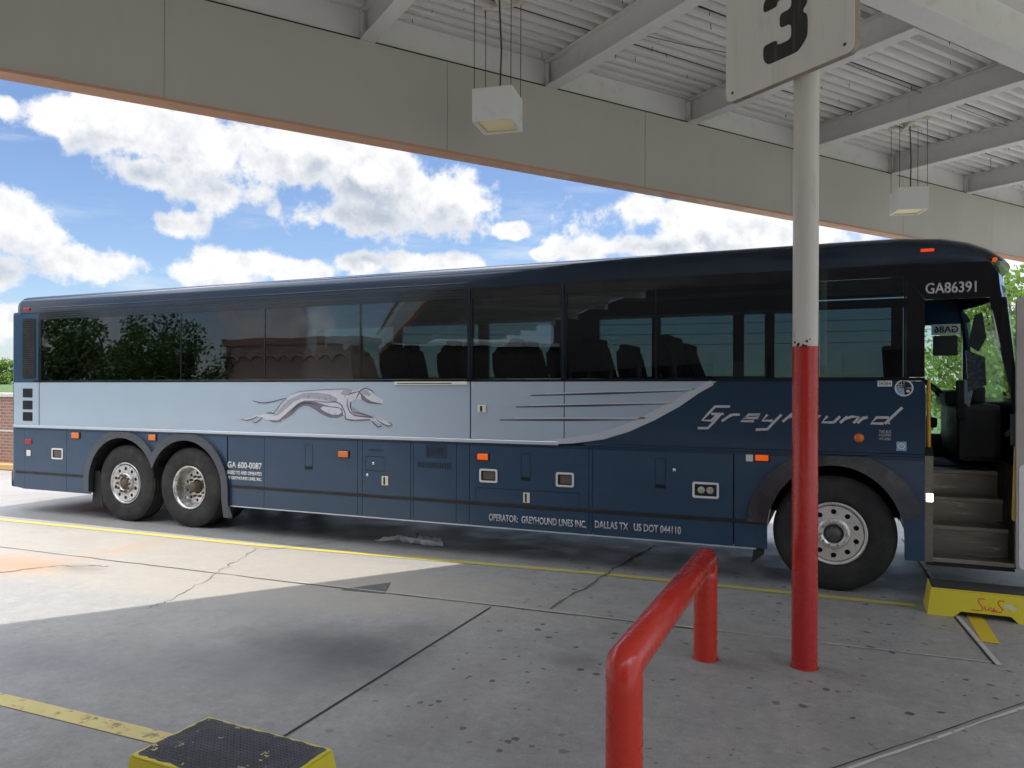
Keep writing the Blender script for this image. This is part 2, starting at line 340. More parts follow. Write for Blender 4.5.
# ------------------------------------------------------------------ mesh helpers
class MB:
    def __init__(s): s.bm = bmesh.new()
    def box(s, x0, x1, y0, y1, z0, z1, bev=0., seg=1):
        b = bmesh.new(); bmesh.ops.create_cube(b, size=1)
        bmesh.ops.scale(b, vec=(abs(x1 - x0), abs(y1 - y0), abs(z1 - z0)), verts=b.verts)
        bmesh.ops.translate(b, vec=((x0 + x1) / 2, (y0 + y1) / 2, (z0 + z1) / 2), verts=b.verts)
        if bev: bmesh.ops.bevel(b, geom=b.edges[:], offset=bev, segments=seg, affect='EDGES', profile=.6)
        return s.add(b)
    def add(s, b, mat=None):
        if mat is not None: bmesh.ops.transform(b, matrix=mat, verts=b.verts)
        me = bpy.data.meshes.new('tmp'); b.to_mesh(me); b.free(); s.bm.from_mesh(me); bpy.data.meshes.remove(me); return s
    def obox(s, c, ux, sx, sy, z0, z1, bev=0.):      # oriented box, ux = 2D direction of its x
        b = bmesh.new(); bmesh.ops.create_cube(b, size=1); bmesh.ops.scale(b, vec=(sx, sy, z1 - z0), verts=b.verts)
        if bev: bmesh.ops.bevel(b, geom=b.edges[:], offset=bev, segments=2, affect='EDGES')
        a = math.atan2(ux[1], ux[0])
        return s.add(b, Matrix.Translation((c[0], c[1], (z0 + z1) / 2)) @ Matrix.Rotation(a, 4, 'Z'))
    def plate(s, poly, y0, y1, holes=()):            # polygon in XZ extruded along Y
        loops = [list(poly)] + [list(h) for h in holes]
        vv = [[Vector((p[0], p[1], 0)) for p in L] for L in loops]
        tris = tessellate_polygon(vv); flat = [p for L in loops for p in L]
        A = [s.bm.verts.new((p[0], y0, p[1])) for p in flat]; B = [s.bm.verts.new((p[0], y1, p[1])) for p in flat]
        for t in tris:
            for V in (A, B):
                try: s.bm.faces.new([V[i] for i in t])
                except ValueError: pass
        k = 0
        for L in loops:
            n = len(L)
            for i in range(n):
                a, b = k + i, k + (i + 1) % n
                try: s.bm.faces.new((A[a], A[b], B[b], B[a]))
                except ValueError: pass
            k += n
        return s
    def hplate(s, poly, z0, z1):                     # polygon in XY extruded in z
        n0 = len(s.bm.verts); s.bm.verts.ensure_lookup_table()
        t = MB().plate(poly, 0, 1)
        for v in t.bm.verts: x, y, z = v.co; v.co = (x, z, z0 + (z1 - z0) * y)
        return s.add(t.bm)
    def tube(s, pts, r, seg=12, cap=True, r2=None):
        pts = [Vector(p) for p in pts]; rings = []
        for i, p in enumerate(pts):
            if i == 0: d = pts[1] - p
            elif i == len(pts) - 1: d = p - pts[i - 1]
            else: d = (pts[i + 1] - p).normalized() + (p - pts[i - 1]).normalized()
            d.normalize(); up = Vector((0, 0, 1)) if abs(d.z) < .95 else Vector((1, 0, 0))
            a = d.cross(up).normalized(); b = d.cross(a).normalized()
            rr = r if r2 is None else r + (r2 - r) * i / (len(pts) - 1)
            if 0 < i < len(pts) - 1:
                cs = max(.5, (pts[i + 1] - p).normalized().dot(d))
            if i and r2 is None:
                sd_ = (p - pts[i - 1]).normalized(); ring = []
                for v0 in rings[-1]:
                    t_ = (p - v0.co).dot(d) / max(.2, sd_.dot(d)); ring.append(s.bm.verts.new(v0.co + sd_ * t_))
                rings.append(ring); continue
            rings.append([s.bm.verts.new(p + (a * math.cos(2 * PI * k / seg) + b * math.sin(2 * PI * k / seg)) * rr) for k in range(seg)])
        for i in range(len(rings) - 1):
            for k in range(seg):
                f = s.bm.faces.new((rings[i][k], rings[i][(k + 1) % seg], rings[i + 1][(k + 1) % seg], rings[i + 1][k])); f.smooth = True
        if cap:
            for rg in (rings[0], rings[-1]): s.bm.faces.new([s.bm.verts.new(v.co) for v in rg])
        return s
    def lathe(s, prof, c, seg=48, axis='Y', smooth=True):  # prof: (radius, along)
        rings = []
        for (r, a) in prof:
            ring = []
            for k in range(seg):
                th = 2 * PI * k / seg
                if axis == 'Y': co = (c[0] + r * math.cos(th), c[1] + a, c[2] + r * math.sin(th))
                else: co = (c[0] + r * math.cos(th), c[1] + r * math.sin(th), c[2] + a)
                ring.append(s.bm.verts.new(co))
            rings.append(ring)
        for i in range(len(rings) - 1):
            for k in range(seg):
                f = s.bm.faces.new((rings[i][k], rings[i][(k + 1) % seg], rings[i + 1][(k + 1) % seg], rings[i + 1][k])); f.smooth = smooth
        return s
    def strip(s, pts, wd, z):                        # flat ribbon on the ground
        pts = [Vector((p[0], p[1])) for p in pts]; L = []; Rr = []
        for i, p in enumerate(pts):
            d = (pts[min(i + 1, len(pts) - 1)] - pts[max(i - 1, 0)]).normalized(); n = Vector((-d.y, d.x))
            ww = wd(i / (len(pts) - 1)) if callable(wd) else wd
            L.append(s.bm.verts.new((*(p + n * ww / 2), z))); Rr.append(s.bm.verts.new((*(p - n * ww / 2), z)))
        for i in range(len(pts) - 1): s.bm.faces.new((L[i], Rr[i], Rr[i + 1], L[i + 1]))
        return s
    def build(s, name, mat, parent=None, fix=True):
        if fix: bmesh.ops.recalc_face_normals(s.bm, faces=s.bm.faces)
        me = bpy.data.meshes.new(name); s.bm.to_mesh(me); s.bm.free(); me.materials.append(mat)
        o = bpy.data.objects.new(name, me); COL.objects.link(o)
        if parent is not None: adopt(o, parent)
        return o
ROOTLOC = {}
def root_loc(o):
    while o.parent: o = o.parent
    return o
def adopt(o, parent):
    # vertices are written in the frame in which the thing was built: cancel the parent's own placement
    o.parent = parent
    if parent.type == 'EMPTY': o.matrix_parent_inverse = Matrix.Translation(-Vector(parent['_o'])) if '_o' in parent else Matrix()
def empty(name, loc, rz=0, world=True):
    o = bpy.data.objects.new(name, None); COL.objects.link(o); o.location = loc; o.rotation_euler = (0, 0, rz)
    o.empty_display_size = .2
    if world: o['_o'] = tuple(loc)
    return o
def tag(o, label=None, cat=None, group=None, kind=None):
    if label: o['label'] = label
    if cat: o['category'] = cat
    if group: o['group'] = group
    if kind: o['kind'] = kind
    return o
def struct(name, mb, mat):
    return tag(mb.build(name, mat), kind='structure')
def copy_tree(o, parent=None):
    c = o.copy(); COL.objects.link(c)
    if parent is not None: c.parent = parent; c.matrix_parent_inverse = o.matrix_parent_inverse.copy()
    for ch in list(o.children): copy_tree(ch, c)
    return c
def text_bm(s, x0, x1, z0, z1, y, depth=.003, bold=0.0, mirror=False, shear=0.):
    cu = bpy.data.curves.new('txt', 'FONT'); cu.body = s; cu.size = 1; cu.extrude = .0; cu.offset = bold; cu.shear = shear; cu.resolution_u = 3
    ob = bpy.data.objects.new('txt', cu); COL.objects.link(ob)
    dg = bpy.context.evaluated_depsgraph_get(); me = bpy.data.meshes.new_from_object(ob.evaluated_get(dg))
    bm = bmesh.new(); bm.from_mesh(me)
    bpy.data.objects.remove(ob); bpy.data.curves.remove(cu); bpy.data.meshes.remove(me)
    xs = [v.co.x for v in bm.verts]; ys = [v.co.y for v in bm.verts]
    ax, bx, ay, by = min(xs), max(xs), min(ys), max(ys)
    for v in bm.verts:
        u = (v.co.x - ax) / (bx - ax); q = (v.co.y - ay) / (by - ay)
        if mirror: u = 1 - u
        v.co = (x0 + (x1 - x0) * u, y, z0 + (z1 - z0) * q)
    if depth:
        r = bmesh.ops.extrude_face_region(bm, geom=bm.faces[:])
        bmesh.ops.translate(bm, vec=(0, depth, 0), verts=[v for v in r['geom'] if isinstance(v, bmesh.types.BMVert)])
    mb = MB(); mb.bm.free(); mb.bm = bm
    return mb
def circ(cx, cz, r, n=24, a0=0, a1=2 * PI): return [(cx + r * math.cos(a0 + (a1 - a0) * k / n), cz + r * math.sin(a0 + (a1 - a0) * k / n)) for k in range(n if abs(a1 - a0 - 2 * PI) < 1e-6 else n + 1)]
def rect(x0, x1, z0, z1): return [(x0, z0), (x1, z0), (x1, z1), (x0, z1)]
def rrect(x0, x1, z0, z1, r, n=4):
    P = []
    for cx, cz, a in ((x1 - r, z0 + r, -PI / 2), (x1 - r, z1 - r, 0), (x0 + r, z1 - r, PI / 2), (x0 + r, z0 + r, PI)):
        for k in range(n + 1): P.append((cx + r * math.cos(a + PI / 2 * k / n), cz + r * math.sin(a + PI / 2 * k / n)))
    return P
def stroke(mb, pts, wd, y0, y1):                      # constant or tapering ribbon in the XZ plane
    pts = [Vector(p) for p in pts]; L = []; Q = []
    for i, p in enumerate(pts):
        a = pts[max(i - 1, 0)]; b = pts[min(i + 1, len(pts) - 1)]; d = (b - a)
        d = d.normalized() if d.length > 1e-6 else Vector((1, 0)); n = Vector((-d.y, d.x))
        ww = wd(i / max(1, len(pts) - 1)) if callable(wd) else wd
        L.append(tuple(p + n * ww / 2)); Q.append(tuple(p - n * ww / 2))
    mb.plate(L + Q[::-1], y0, y1); return mb

# ------------------------------------------------------------------ ground and markings
struct('ground', MB().hplate([(-400, -300), (400, -300), (400, 600), (-400, 600)], -.6, -.05), M['grass'])
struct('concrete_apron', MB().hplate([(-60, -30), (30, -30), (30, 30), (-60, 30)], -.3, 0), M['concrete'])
def wob(p0, p1, n, amp, seed=1):
    q = random.Random(seed); P = []
    d = Vector((p1[0] - p0[0], p1[1] - p0[1])); nn = Vector((-d.y, d.x)).normalized()
    for i in range(n + 1):
        t = i / n; o = 0 if i in (0, n) else q.uniform(-amp, amp)
        P.append((p0[0] + d.x * t + nn.x * o, p0[1] + d.y * t + nn.y * o))
    return P
ra_ = random.Random(3)
def jag(a, lo=.5, hi=1.3): return lambda t: a * ra_.uniform(lo, hi)
z1 = .004
struct('yellow_bay_line', MB().strip([(-30, 7.0), (-11.24, 7.22), (-6.67, 7.30), (-2.29, 7.62), (.64, 7.62)], .11, z1), M['line'])
struct('near_bay_line', MB().strip([(-14, 3.03), (-4.7, 3.05), (-3.0, 3.06), (-2.2, 3.06)], .125, z1), M['line2'])
struct('short_yellow_stripe', MB().strip([(1.075, 6.72), (1.075, 7.4), (1.06, 7.9)], .12, z1), M['line3'])
struct('slab_joint', MB().strip([(-2.79, -6), (-2.79, 3.3), (-2.79, 6.05)], .018, z1), M['joint_d'])
struct('long_slab_joint', MB().strip(wob((-20, 5.8), (-4.4, 6.05), 60, .012, 4) + wob((-3.9, 6.07), (-.9, 6.16), 14, .01, 5), jag(.012), z1), M['joint_d'])
struct('pale_slab_joint', MB().strip(wob((-4.9, 6.06), (1.0, 6.235), 30, .006, 6), jag(.014, .4, 1.3), z1 + .004), M['joint_w'])
struct('cross_slab_joint', MB().strip([(.80, 11.0), (.88, 9.3), (.94, 7.4), (1.04, 6.2)], .035, z1 + .002), M['joint_w'])
struct('cross_slab_gap', MB().strip([(.765, 11.0), (.85, 9.3), (.91, 7.4), (1.01, 6.2)], .015, z1), M['joint_d'])
struct('diagonal_slab_joint', MB().strip(wob((-1.2, 2.62), (3.8, 8.9), 50, .003, 8), jag(.022, .5, 1.2), z1), M['joint_w'])
struct('diagonal_slab_gap', MB().strip(wob((-1.225, 2.64), (3.775, 8.92), 50, .003, 9), jag(.010, .4, 1.2), z1 + .004), M['joint_d'])
def crack(name, pts, wd, seed):
    P = []
    for i in range(len(pts) - 1): P += wob(pts[i], pts[i + 1], 9, .03, seed + i)[(1 if i else 0):]
    return struct(name, MB().strip(P, jag(wd, .25, 1.3), z1), M['crack'])
crack('pavement_crack', [(-2.06, 9.3), (-2.15, 8.3), (-2.2, 7.59), (-2.29, 6.19)], .028, 11)
crack('pavement_crack', [(-6.4, 7.2), (-6.15, 6.6), (-5.85, 5.9), (-5.55, 5.16), (-5.5, 4.8)], .013, 21)
crack('pavement_crack', [(-5.6, 8.3), (-5.9, 7.6), (-6.27, 7.12)], .016, 31)
crack('pavement_crack', [(-8.0, 5.1), (-7.7, 5.6), (-7.2, 5.8)], .02, 41)
struct('broken_pavement_patch', MB().hplate([(-4.33, 6.00), (-4.22, 6.20), (-4.05, 6.42), (-3.95, 6.2), (-3.88, 6.05), (-4.1, 6.03)], .001, .005), worn('broken_gravel', (.12, .115, .11), .9, var=.6, scale=40, bump=.8, bscale=60))

# ------------------------------------------------------------------ canopy
nv = Vector((-.8145, .580)); dv = Vector((.580, .8145))          # outward normal, direction along the fascia
def ND(n, d): p = nv * n + dv * d; return (p.x, p.y)
def nbox(mb, n0, n1, d0, d1, z0, z1, bev=0.):
    mb.obox(ND((n0 + n1) / 2, (d0 + d1) / 2), nv, abs(n1 - n0), abs(d1 - d0), z0, z1, bev); return mb
can = tag(empty('bus_canopy', (*ND(1.2, 2), 0)), 'big white steel canopy with ribbed metal roof and deep beige fascia over the bus bay', 'canopy')
DA, DB = -42.0, 16.6
NI = -1.9
mb = MB(); d = DA + 1.2
while d < DB:
    nbox(mb, 6.845, 6.99, d + .0015, min(DB, d + 2.6) - .0015, 4.305, 5.20, .003); d += 2.6
nbox(mb, 6.86, 6.98, DA, DB, 4.31, 5.19)
mb.build('fascia', M['fascia'], can)
nbox(MB(), 6.83, 7.02, DA, DB, 4.28, 4.305).build('fascia_trim', M['soffit'], can)
mb = MB(); nbox(mb, 6.90, 6.985, DA, DB, 5.20, 5.50); nbox(mb, 6.86, 7.02, DA, DB, 5.50, 5.53)
mb.build('edge_beam', M['joist'], can)
mb = MB(); nbox(mb, 6.845, 6.90, DA, DB, 5.202, 5.212); mb.build('fascia_seam', M['gap'], can)
k = 0
d = 2.56 - 2.1 * 21
while d < DB:
    mb = MB()
    nbox(mb, 3.99, 6.88, d - .075, d + .075, 5.20, 5.215); nbox(mb, 3.99, 6.88, d - .008, d + .008, 5.215, 5.47); nbox(mb, 3.99, 6.88, d - .075, d + .075, 5.47, 5.485)
    nbox(mb, 6.83, 6.895, d - .06, d - .045, 5.22, 5.46)
    if k % 2 == 1:
        nbox(mb, NI, 3.67, d - .075, d + .075, 5.40, 5.415); nbox(mb, NI, 3.67, d - .008, d + .008, 5.415, 5.67); nbox(mb, NI, 3.67, d - .075, d + .075, 5.67, 5.685)
    k += 1
    mb.build('joist', M['joist'], can); d += 2.1
mb = MB(); nbox(mb, 3.71, 3.95, DA, DB, 5.19, 5.21); nbox(mb, 3.82, 3.84, DA, DB, 5.21, 5.67); nbox(mb, 3.71, 3.95, DA, DB, 5.67, 5.69)
mb.build('girder', M['joist'], can)
# ribbed deck: ribs run along the fascia direction
prof = []; n = NI
while n < 6.9:
    prof += [(n, 5.490), (n + .058, 5.490), (n + .064, 5.560), (n + .146, 5.560)]; n += .152
prof = [(p[0], p[1] + (.2 if p[0] < 3.8 else 0)) for p in prof]
mb = MB()
for (a, b) in ((DA, DB),):
    V0 = [mb.bm.verts.new((*ND(p[0], a), p[1])) for p in prof]; V1 = [mb.bm.verts.new((*ND(p[0], b), p[1])) for p in prof]
    for i in range(len(prof) - 1): mb.bm.faces.new((V0[i], V0[i + 1], V1[i + 1], V1[i]))
mb.build('ribbed_deck', M['deck'], can)
nbox(MB(), NI - .05, 7.03, DA - .02, DB + .02, 5.77, 5.9).build('roof_slab', M['fascia'], can)
# deck laps (darker overlaps every few ribs) and small hanging clips
mb = MB()
for n in (6.05, 5.14, 4.23): nbox(mb, n, n + .01, DA, DB, 5.485, 5.499)
mb.build('deck_lap', M['gap'], can)
mb = MB(); q = random.Random(5)
for i in range(170):
    n = q.uniform(4.2, 6.8); d = q.uniform(-2, 15); c = ND(n, d); mb.tube([(*c, 5.50), (c[0] + q.uniform(-.01, .01), c[1], 5.50 - q.uniform(.02, .075))], .0035, 5)
tag(mb.build('hanging_clips', M['wire'], can), kind='stuff')
mb = MB()
for (a, b) in (((5.0, 1.0), (5.35, 15)), ((5.9, 4.6), (5.6, 6.5))):
    p0, p1 = ND(*a), ND(*b); mb.tube([(*p0, 5.48), ((p0[0] + p1[0]) / 2, (p0[1] + p1[1]) / 2, 5.46), (*p1, 5.48)], .004, 5)
mb.build('loose_wire', M['wire'], can)

# hanging lamps
def lamp():
    r = empty('hanging_lamp', (0, 0, 0), world=False)
    s = .185
    mb = MB(); t = .008
    for (x0, x1, y0, y1) in ((-s, s, -s, -s + t), (-s, s, s - t, s), (-s, -s + t, -s + t, s - t), (s - t, s, -s + t, s - t)): mb.box(x0, x1, y0, y1, 0, .285)
    mb.box(-s, s, -s, s, .2851, .293); mb.build('housing', M['lampbox'], r)
    mb = MB()
    for (x0, x1, y0, y1) in ((-s + .009, s - .009, -s + .009, -s + .035), (-s + .009, s - .009, s - .035, s - .009), (-s + .009, -s + .035, -s + .036, s - .036), (s - .035, s - .009, -s + .036, s - .036)): mb.box(x0, x1, y0, y1, .004, .014)
    mb.build('lens_frame', M['cream'], r)
    MB().box(-s + .036, s - .036, -s + .036, s - .036, .016, .022).build('lens', M['lens'], r)
    mb = MB()
    for (x, y) in ((-.17, -.17), (.17, -.17), (.17, .17), (-.17, .17)): mb.tube([(x, y, .29), (x, y, 1.19)], .0035, 6)
    mb.build('suspension_wire', M['wire'], r)
    MB().tube([(.02, 0, .29), (.03, .01, .7), (.01, .0, 1.2)], .008, 8).build('power_cable', M['wire'], r)
    mb = MB(); mb.box(-.2, .2, -.19, -.15, 1.17, 1.2); mb.box(-.2, .2, .15, .19, 1.17, 1.2); mb.box(-.03, .03, -.15, .15, 1.15, 1.2)
    mb.build('mounting_rail', M['cream'], r)
    return r
l1 = lamp(); l1.location = (-2.845, 6.29, 4.3); l1.rotation_euler = (0, 0, R(8))
tag(l1, 'square white hanging lamp with yellowed lens, nearer one high above the middle of the coach', 'lamp', 'lamps hung on wires under the canopy')
l2 = copy_tree(l1); l2.location = (.87, 11.42, 4.3); l2.rotation_euler = (0, 0, R(14))
tag(l2, 'square white hanging lamp right of the pole, farther one above the front of the coach', 'lamp')

# pole with the bay sign
px_, py_ = -.205, 5.63
pole = tag(empty('canopy_pole', (px_, py_, 0)), 'round steel pole painted white above and glossy red below, carrying the bay sign', 'pole')
MB().tube([(px_, py_, 2.215), (px_ + .004, py_, 5.4)], .084, 40).build('white_upper_pole', M['polewhite'], pole)
MB().tube([(px_, py_, -.02), (px_, py_, 2.214)], .0855, 40).build('red_lower_pole', M['red_side'], pole)
mb = MB()
q = random.Random(9)
for i in range(9):
    a = q.uniform(-2.6, -.6); z = 2.215 + q.uniform(0.0, .16) * (q.random() ** 1.4)
    mb.lathe([(0.0, 0), (q.uniform(.004, .011), .0)], (px_ + .0862 * math.cos(a), py_ + .0862 * math.sin(a), z), 8)
mb.build('paint_chip', M['dark'], pole)
sg = tag(empty('bay_sign', (*ND(3.455, 4.30), 4.03)), 'white rounded bay number sign reading a black 3 on top of the pole', 'sign')
# build the sign in a local frame: x along its width (towards the viewer's right), y depth, z up
ang = math.atan2(-nv.y, -nv.x)
SM = Matrix.Translation((*ND(3.455, 4.27), 4.03)) @ Matrix.Rotation(ang, 4, 'Z')
def sbuild(mb, name, mat, parent): bmesh.ops.transform(mb.bm, matrix=SM, verts=mb.bm.verts); return mb.build(name, mat, parent)
sbuild(MB().plate(rrect(-.525, .525, 0, .86, .055), 0, .006), 'sign_face', M['signwhite'], sg)
sbuild(MB().plate(rrect(-.527, .527, -.002, .862, .056), .0065, .055), 'sign_frame', M['signedge'], sg)
d3 = [(-.16, .335), (-.16, .25), (-.125, .205), (.10, .205), (.165, .27), (.165, .40), (.125, .435), (.165, .47), (.165, .60), (.10, .665), (-.10, .665), (-.16, .60), (-.16, .54), (-.055, .54), (-.055, .57), (.05, .57), (.05, .485), (-.035, .485), (-.035, .395), (.05, .395), (.05, .30), (-.055, .30), (-.055, .335)]
def smooth3(P, it=2):
    for _ in range(it):
        Q = []
        for i in range(len(P)):
            a, b = P[i], P[(i + 1) % len(P)]
            L = math.hypot(b[0] - a[0], b[1] - a[1]); c = min(.22, .018 / L)
            Q.append((a[0] + (b[0] - a[0]) * c, a[1] + (b[1] - a[1]) * c)); Q.append((b[0] - (b[0] - a[0]) * c, b[1] - (b[1] - a[1]) * c))
        P = Q
    return P
sbuild(MB().plate(smooth3([(x * 1.12, .435 + (z - .435) * 1.12 - .03) for x, z in d3]), -.003, -.0005), 'digit', M['digit'], sg)
for (x, z) in ((-.46, .06), (.46, .06), (-.46, .80), (.46, .80)): sbuild(MB().lathe([(.0, -.006), (.01, -.005), (.012, -.001)], (x, 0, z), 10), 'bolt', M['rust'], sg)
for z_ in (.2, .6): sbuild(MB().box(-.2, .2, .056, .078, z_, z_ + .04), 'bracket', M['rust'], sg)

# red pipe guard rail
gr = tag(empty('guard_rail', (-.86, 4.4, 0)), 'low red pipe guard rail with two posts standing left of the pole', 'guard rail')
rr = .0825; zt = .70
def post(y):
    return MB().tube([(-.86, y, -.02), (-.86, y, zt - .12)], rr, 40)
post(3.275).build('post', M['red'], gr); post(5.52).build('post', M['red'], gr)
mb = MB(); P = [(-.86, 3.275, zt - .1195), (-.86, 3.275, zt - .012), (-.86, 3.275 + .018, zt + .006), (-.86, 5.52 - .018, zt + .006), (-.86, 5.52, zt - .012), (-.86, 5.52, zt - .1195)]
mb.tube(P, rr, 40).build('top_rail', M['red'], gr)
for y in (3.275, 5.52):
    MB().lathe([(rr + .0005, .006), (rr + .004, .003), (rr + .009, .0025)], (-.86, y, 0), 40, 'Z').build('base_paint', M['red_side'], gr)
MB().lathe([(.086, .006), (.089, .003), (.096, .0025)], (px_, py_, 0), 40, 'Z').build('base_paint', M['red_side'], pole)

# ------------------------------------------------------------------ step stools
def stool(L, Wd, hgt, notch, loc, rz, label, tread, group=None):
    r = empty('step_stool', loc, rz, world=False)
    # body: sloping sides with notches in the long faces
    sl = .03
    mb = MB(); b = mb.bm
    def long_face(y, yt):
        P = [(-L / 2, 0), (-L / 2 + notch[0], 0), (-L / 2 + notch[0] + .05, .05), (L / 2 - notch[0] - .05, .05), (L / 2 - notch[0], 0), (L / 2, 0), (L / 2 - sl, hgt - .012), (-L / 2 + sl, hgt - .012)]
        m2 = MB().plate(P, 0, .02)
        for v in m2.bm.verts:
            t = v.co.z / hgt; yy = y + (yt - y) * t; v.co.y = yy + (v.co.y if y < 0 else -v.co.y)
        mb.add(m2.bm)
    long_face(-Wd / 2, -Wd / 2 + sl); long_face(Wd / 2, Wd / 2 - sl)
    for sx in (-1, 1):
        m2 = MB().box(0, .02, -Wd / 2 + .021, Wd / 2 - .021, 0, hgt - .012)
        for v in m2.bm.verts:
            t = v.co.z / hgt; v.co.x = sx * (L / 2 - sl * t - v.co.x); v.co.y *= (1 - t * sl / (Wd / 2))
        mb.add(m2.bm)
    mb.box(-L / 2 + sl, L / 2 - sl, -Wd / 2 + sl, Wd / 2 - sl, hgt - .0119, hgt, .004)
    mb.build('stool_body', M['yellow'], r)
    e = .03
    if tread == 'plate':
        q = random.Random(2)
        pl = []
        def edge(x0, y0, x1, y1, n):
            for i in range(n):
                t = i / n; pl.append((x0 + (x1 - x0) * t + q.uniform(-.007, .007), y0 + (y1 - y0) * t + q.uniform(-.007, .007)))
        a, c = L / 2 - sl - .018, Wd / 2 - sl - .018
        edge(-a, -c, a, -c, 26); edge(a, -c, a, c, 14); edge(a, c, -a, c, 26); edge(-a, c, -a, -c, 14)
        tp = MB().hplate(pl, hgt + .0005, hgt + .003)
        tp.build('tread_mat', M['tread'], r)
        sd = MB(); st = .021
        nx, ny = int(2 * a / st), int(2 * c / st)
        for i in range(1, nx):
            for j in range(1, ny):
                x, y = -a + i * st, -c + j * st
                s_ = .0065
                if (i + j) % 2: P4 = [(x - s_, y - .002), (x + s_, y - .002), (x + s_, y + .002), (x - s_, y + .002)]
                else: P4 = [(x - .002, y - s_), (x + .002, y - s_), (x + .002, y + s_), (x - .002, y + s_)]
                V = [sd.bm.verts.new((*p, hgt + .0035)) for p in P4]; T = [sd.bm.verts.new((x + (p[0] - x) * .5, y + (p[1] - y) * .5, hgt + .0065)) for p in P4]
                sd.bm.faces.new(T)
                for k in range(4): sd.bm.faces.new((V[k], V[(k + 1) % 4], T[(k + 1) % 4], T[k]))
        sd.build('tread_studs', worn('dark_grip_studs', (.06, .062, .07), .4, dirt=(.3, .28, .16), dscale=25), r)
    else:
        MB().box(-L / 2 + sl + .006, L / 2 - sl - .006, -Wd / 2 + sl + .006, Wd / 2 - sl - .006, hgt + .0005, hgt + .004).build('tread_mat', M['tread2'], r)
    return tag(r, label, 'step stool', group)
stool(.87, .52, .20, (.12,), (-2.62, 2.775, 0), R(-2.5), 'yellow step stool with black studded worn top at the bottom left edge', 'plate', 'portable boarding step stools')
s2 = stool(.86, .40, .225, (.20,), (1.145, 7.575, 0), R(-1), 'yellow step stool with black top and red scrawl in front of the coach door', 'grit', 'portable boarding step stools')
# red hand-lettered scrawl and a white scuff on its near face
def lface(bm, off=.002):
    for v in bm.verts:
        t = v.co.z / .225; v.co.y = -.20 + .03 * t - off + (v.co.y)
    return bm
m2 = MB()
def sstroke(P, w_): stroke(m2, P, w_, 0, .0012)
def Sx(x0, z0, h, w_): return [(x0 + w_, z0 + h), (x0 + w_ * .3, z0 + h * 1.02), (x0 + w_ * .05, z0 + h * .8), (x0 + w_ * .35, z0 + h * .5), (x0 + w_ * .75, z0 + h * .22), (x0 + w_ * .5, z0 - h * .02), (x0 - w_ * .9, z0)]
sstroke(Sx(-.055, .075, .095, .05), .008); sstroke(Sx(.085, .078, .09, .05), .009)
sstroke([(-.005, .115), (.0, .085), (.02, .083), (.025, .11), (.028, .083), (.042, .11), (.048, .086), (.066, .108), (.058, .085), (.082, .09)], .009)
lface(m2.bm); m2.build('red_scrawl', worn('orange_red_ink', (.70, .10, .03), .5), s2)
m2 = MB(); q = random.Random(12)
P = [(.17 + .055 * math.cos(a / 14 * 2 * PI) * q.uniform(.7, 1.2), .115 + .03 * math.sin(a / 14 * 2 * PI) * q.uniform(.6, 1.2)) for a in range(14)]
m2.plate(P, 0, .001); lface(m2.bm); m2.build('white_scuff', worn('white_scuff_paint', (.62, .60, .5), .6, dirt=(.68, .56, .05), dscale=20, damt=1, dlo=.5, dhi=.6), s2)

# litter under the coach
def litter():
    b = bmesh.new(); q = random.Random(4)
    P = [(-5.30, 8.02), (-5.14, 8.20), (-5.02, 8.42), (-5.1, 8.58), (-4.92, 8.52), (-4.88, 8.34), (-4.72, 8.38), (-4.50, 8.28), (-4.38, 8.12), (-4.58, 8.04), (-4.82, 8.10), (-5.02, 8.16)]
    m2 = MB().hplate(P, .006, .012)
    bmesh.ops.triangulate(m2.bm, faces=m2.bm.faces[:]); bmesh.ops.subdivide_edges(m2.bm, edges=m2.bm.edges[:], cuts=3, use_grid_fill=True)
    bmesh.ops.delete(m2.bm, geom=[f for f in m2.bm.faces if f.calc_center_median().z < .0115], context='FACES')
    for v in m2.bm.verts:
        v.co.z += .07 * abs(math.sin(v.co.x * 31 + v.co.y * 17) * math.cos(v.co.y * 41 - v.co.x * 9)); v.co.x += q.uniform(-.006, .006)
    return m2
tag(litter().build('plastic_bag', M['litter']), 'torn white plastic bag lying on the ground in the shade under the coach', 'litter')

# ------------------------------------------------------------------ the coach
bus = tag(empty('coach_bus', (-5.0, 9.1, 0)), 'long dark blue and silver intercity coach with a running dog emblem, door open', 'bus')
YN, YF = SY, 10.41
YC = (YN + YF) / 2
XR = -11.80
ZB, ZT, ZW = .36, 1.335, 2.00            # skirt bottom, trim line, window sill
def bp(name, mb, mat, parent=None, label=None):
    o = mb.build(name, M[mat] if isinstance(mat, str) else mat, parent or bus)
    if label: o['label'] = label
    return o
def R2(p0, p1):                           # photo rectangle -> side-plane rectangle
    a, b = S(*p0), S(*p1); return (min(a[0], b[0]), max(a[0], b[0]), min(a[1], b[1]), max(a[1], b[1]))
WF, WD, WT = -.03, -8.20, -9.42            # axle positions
WZ = .55
# wheel-arch outlines
def archx(c, r, z): return math.sqrt(max(0, r * r - (z - WZ) ** 2))
def arc_pts(c, r, z_lo, ex=1., legs=1, n=20):
    if z_lo < WZ and not legs: pass
    th = max(0., math.asin((z_lo - WZ) / r)) if abs(z_lo - WZ) < r else 0.
    if z_lo < WZ: return [(c - r * ex, z_lo)] + [(c - r * ex * math.cos(PI * k / n), WZ + r * math.sin(PI * k / n)) for k in range(n + 1)] + [(c + r * ex, z_lo)]
    return [(c + r * math.cos(PI - th - (PI - 2 * th) * k / n), WZ + r * math.sin(PI - th - (PI - 2 * th) * k / n)) for k in range(n + 1)]
RA = .66
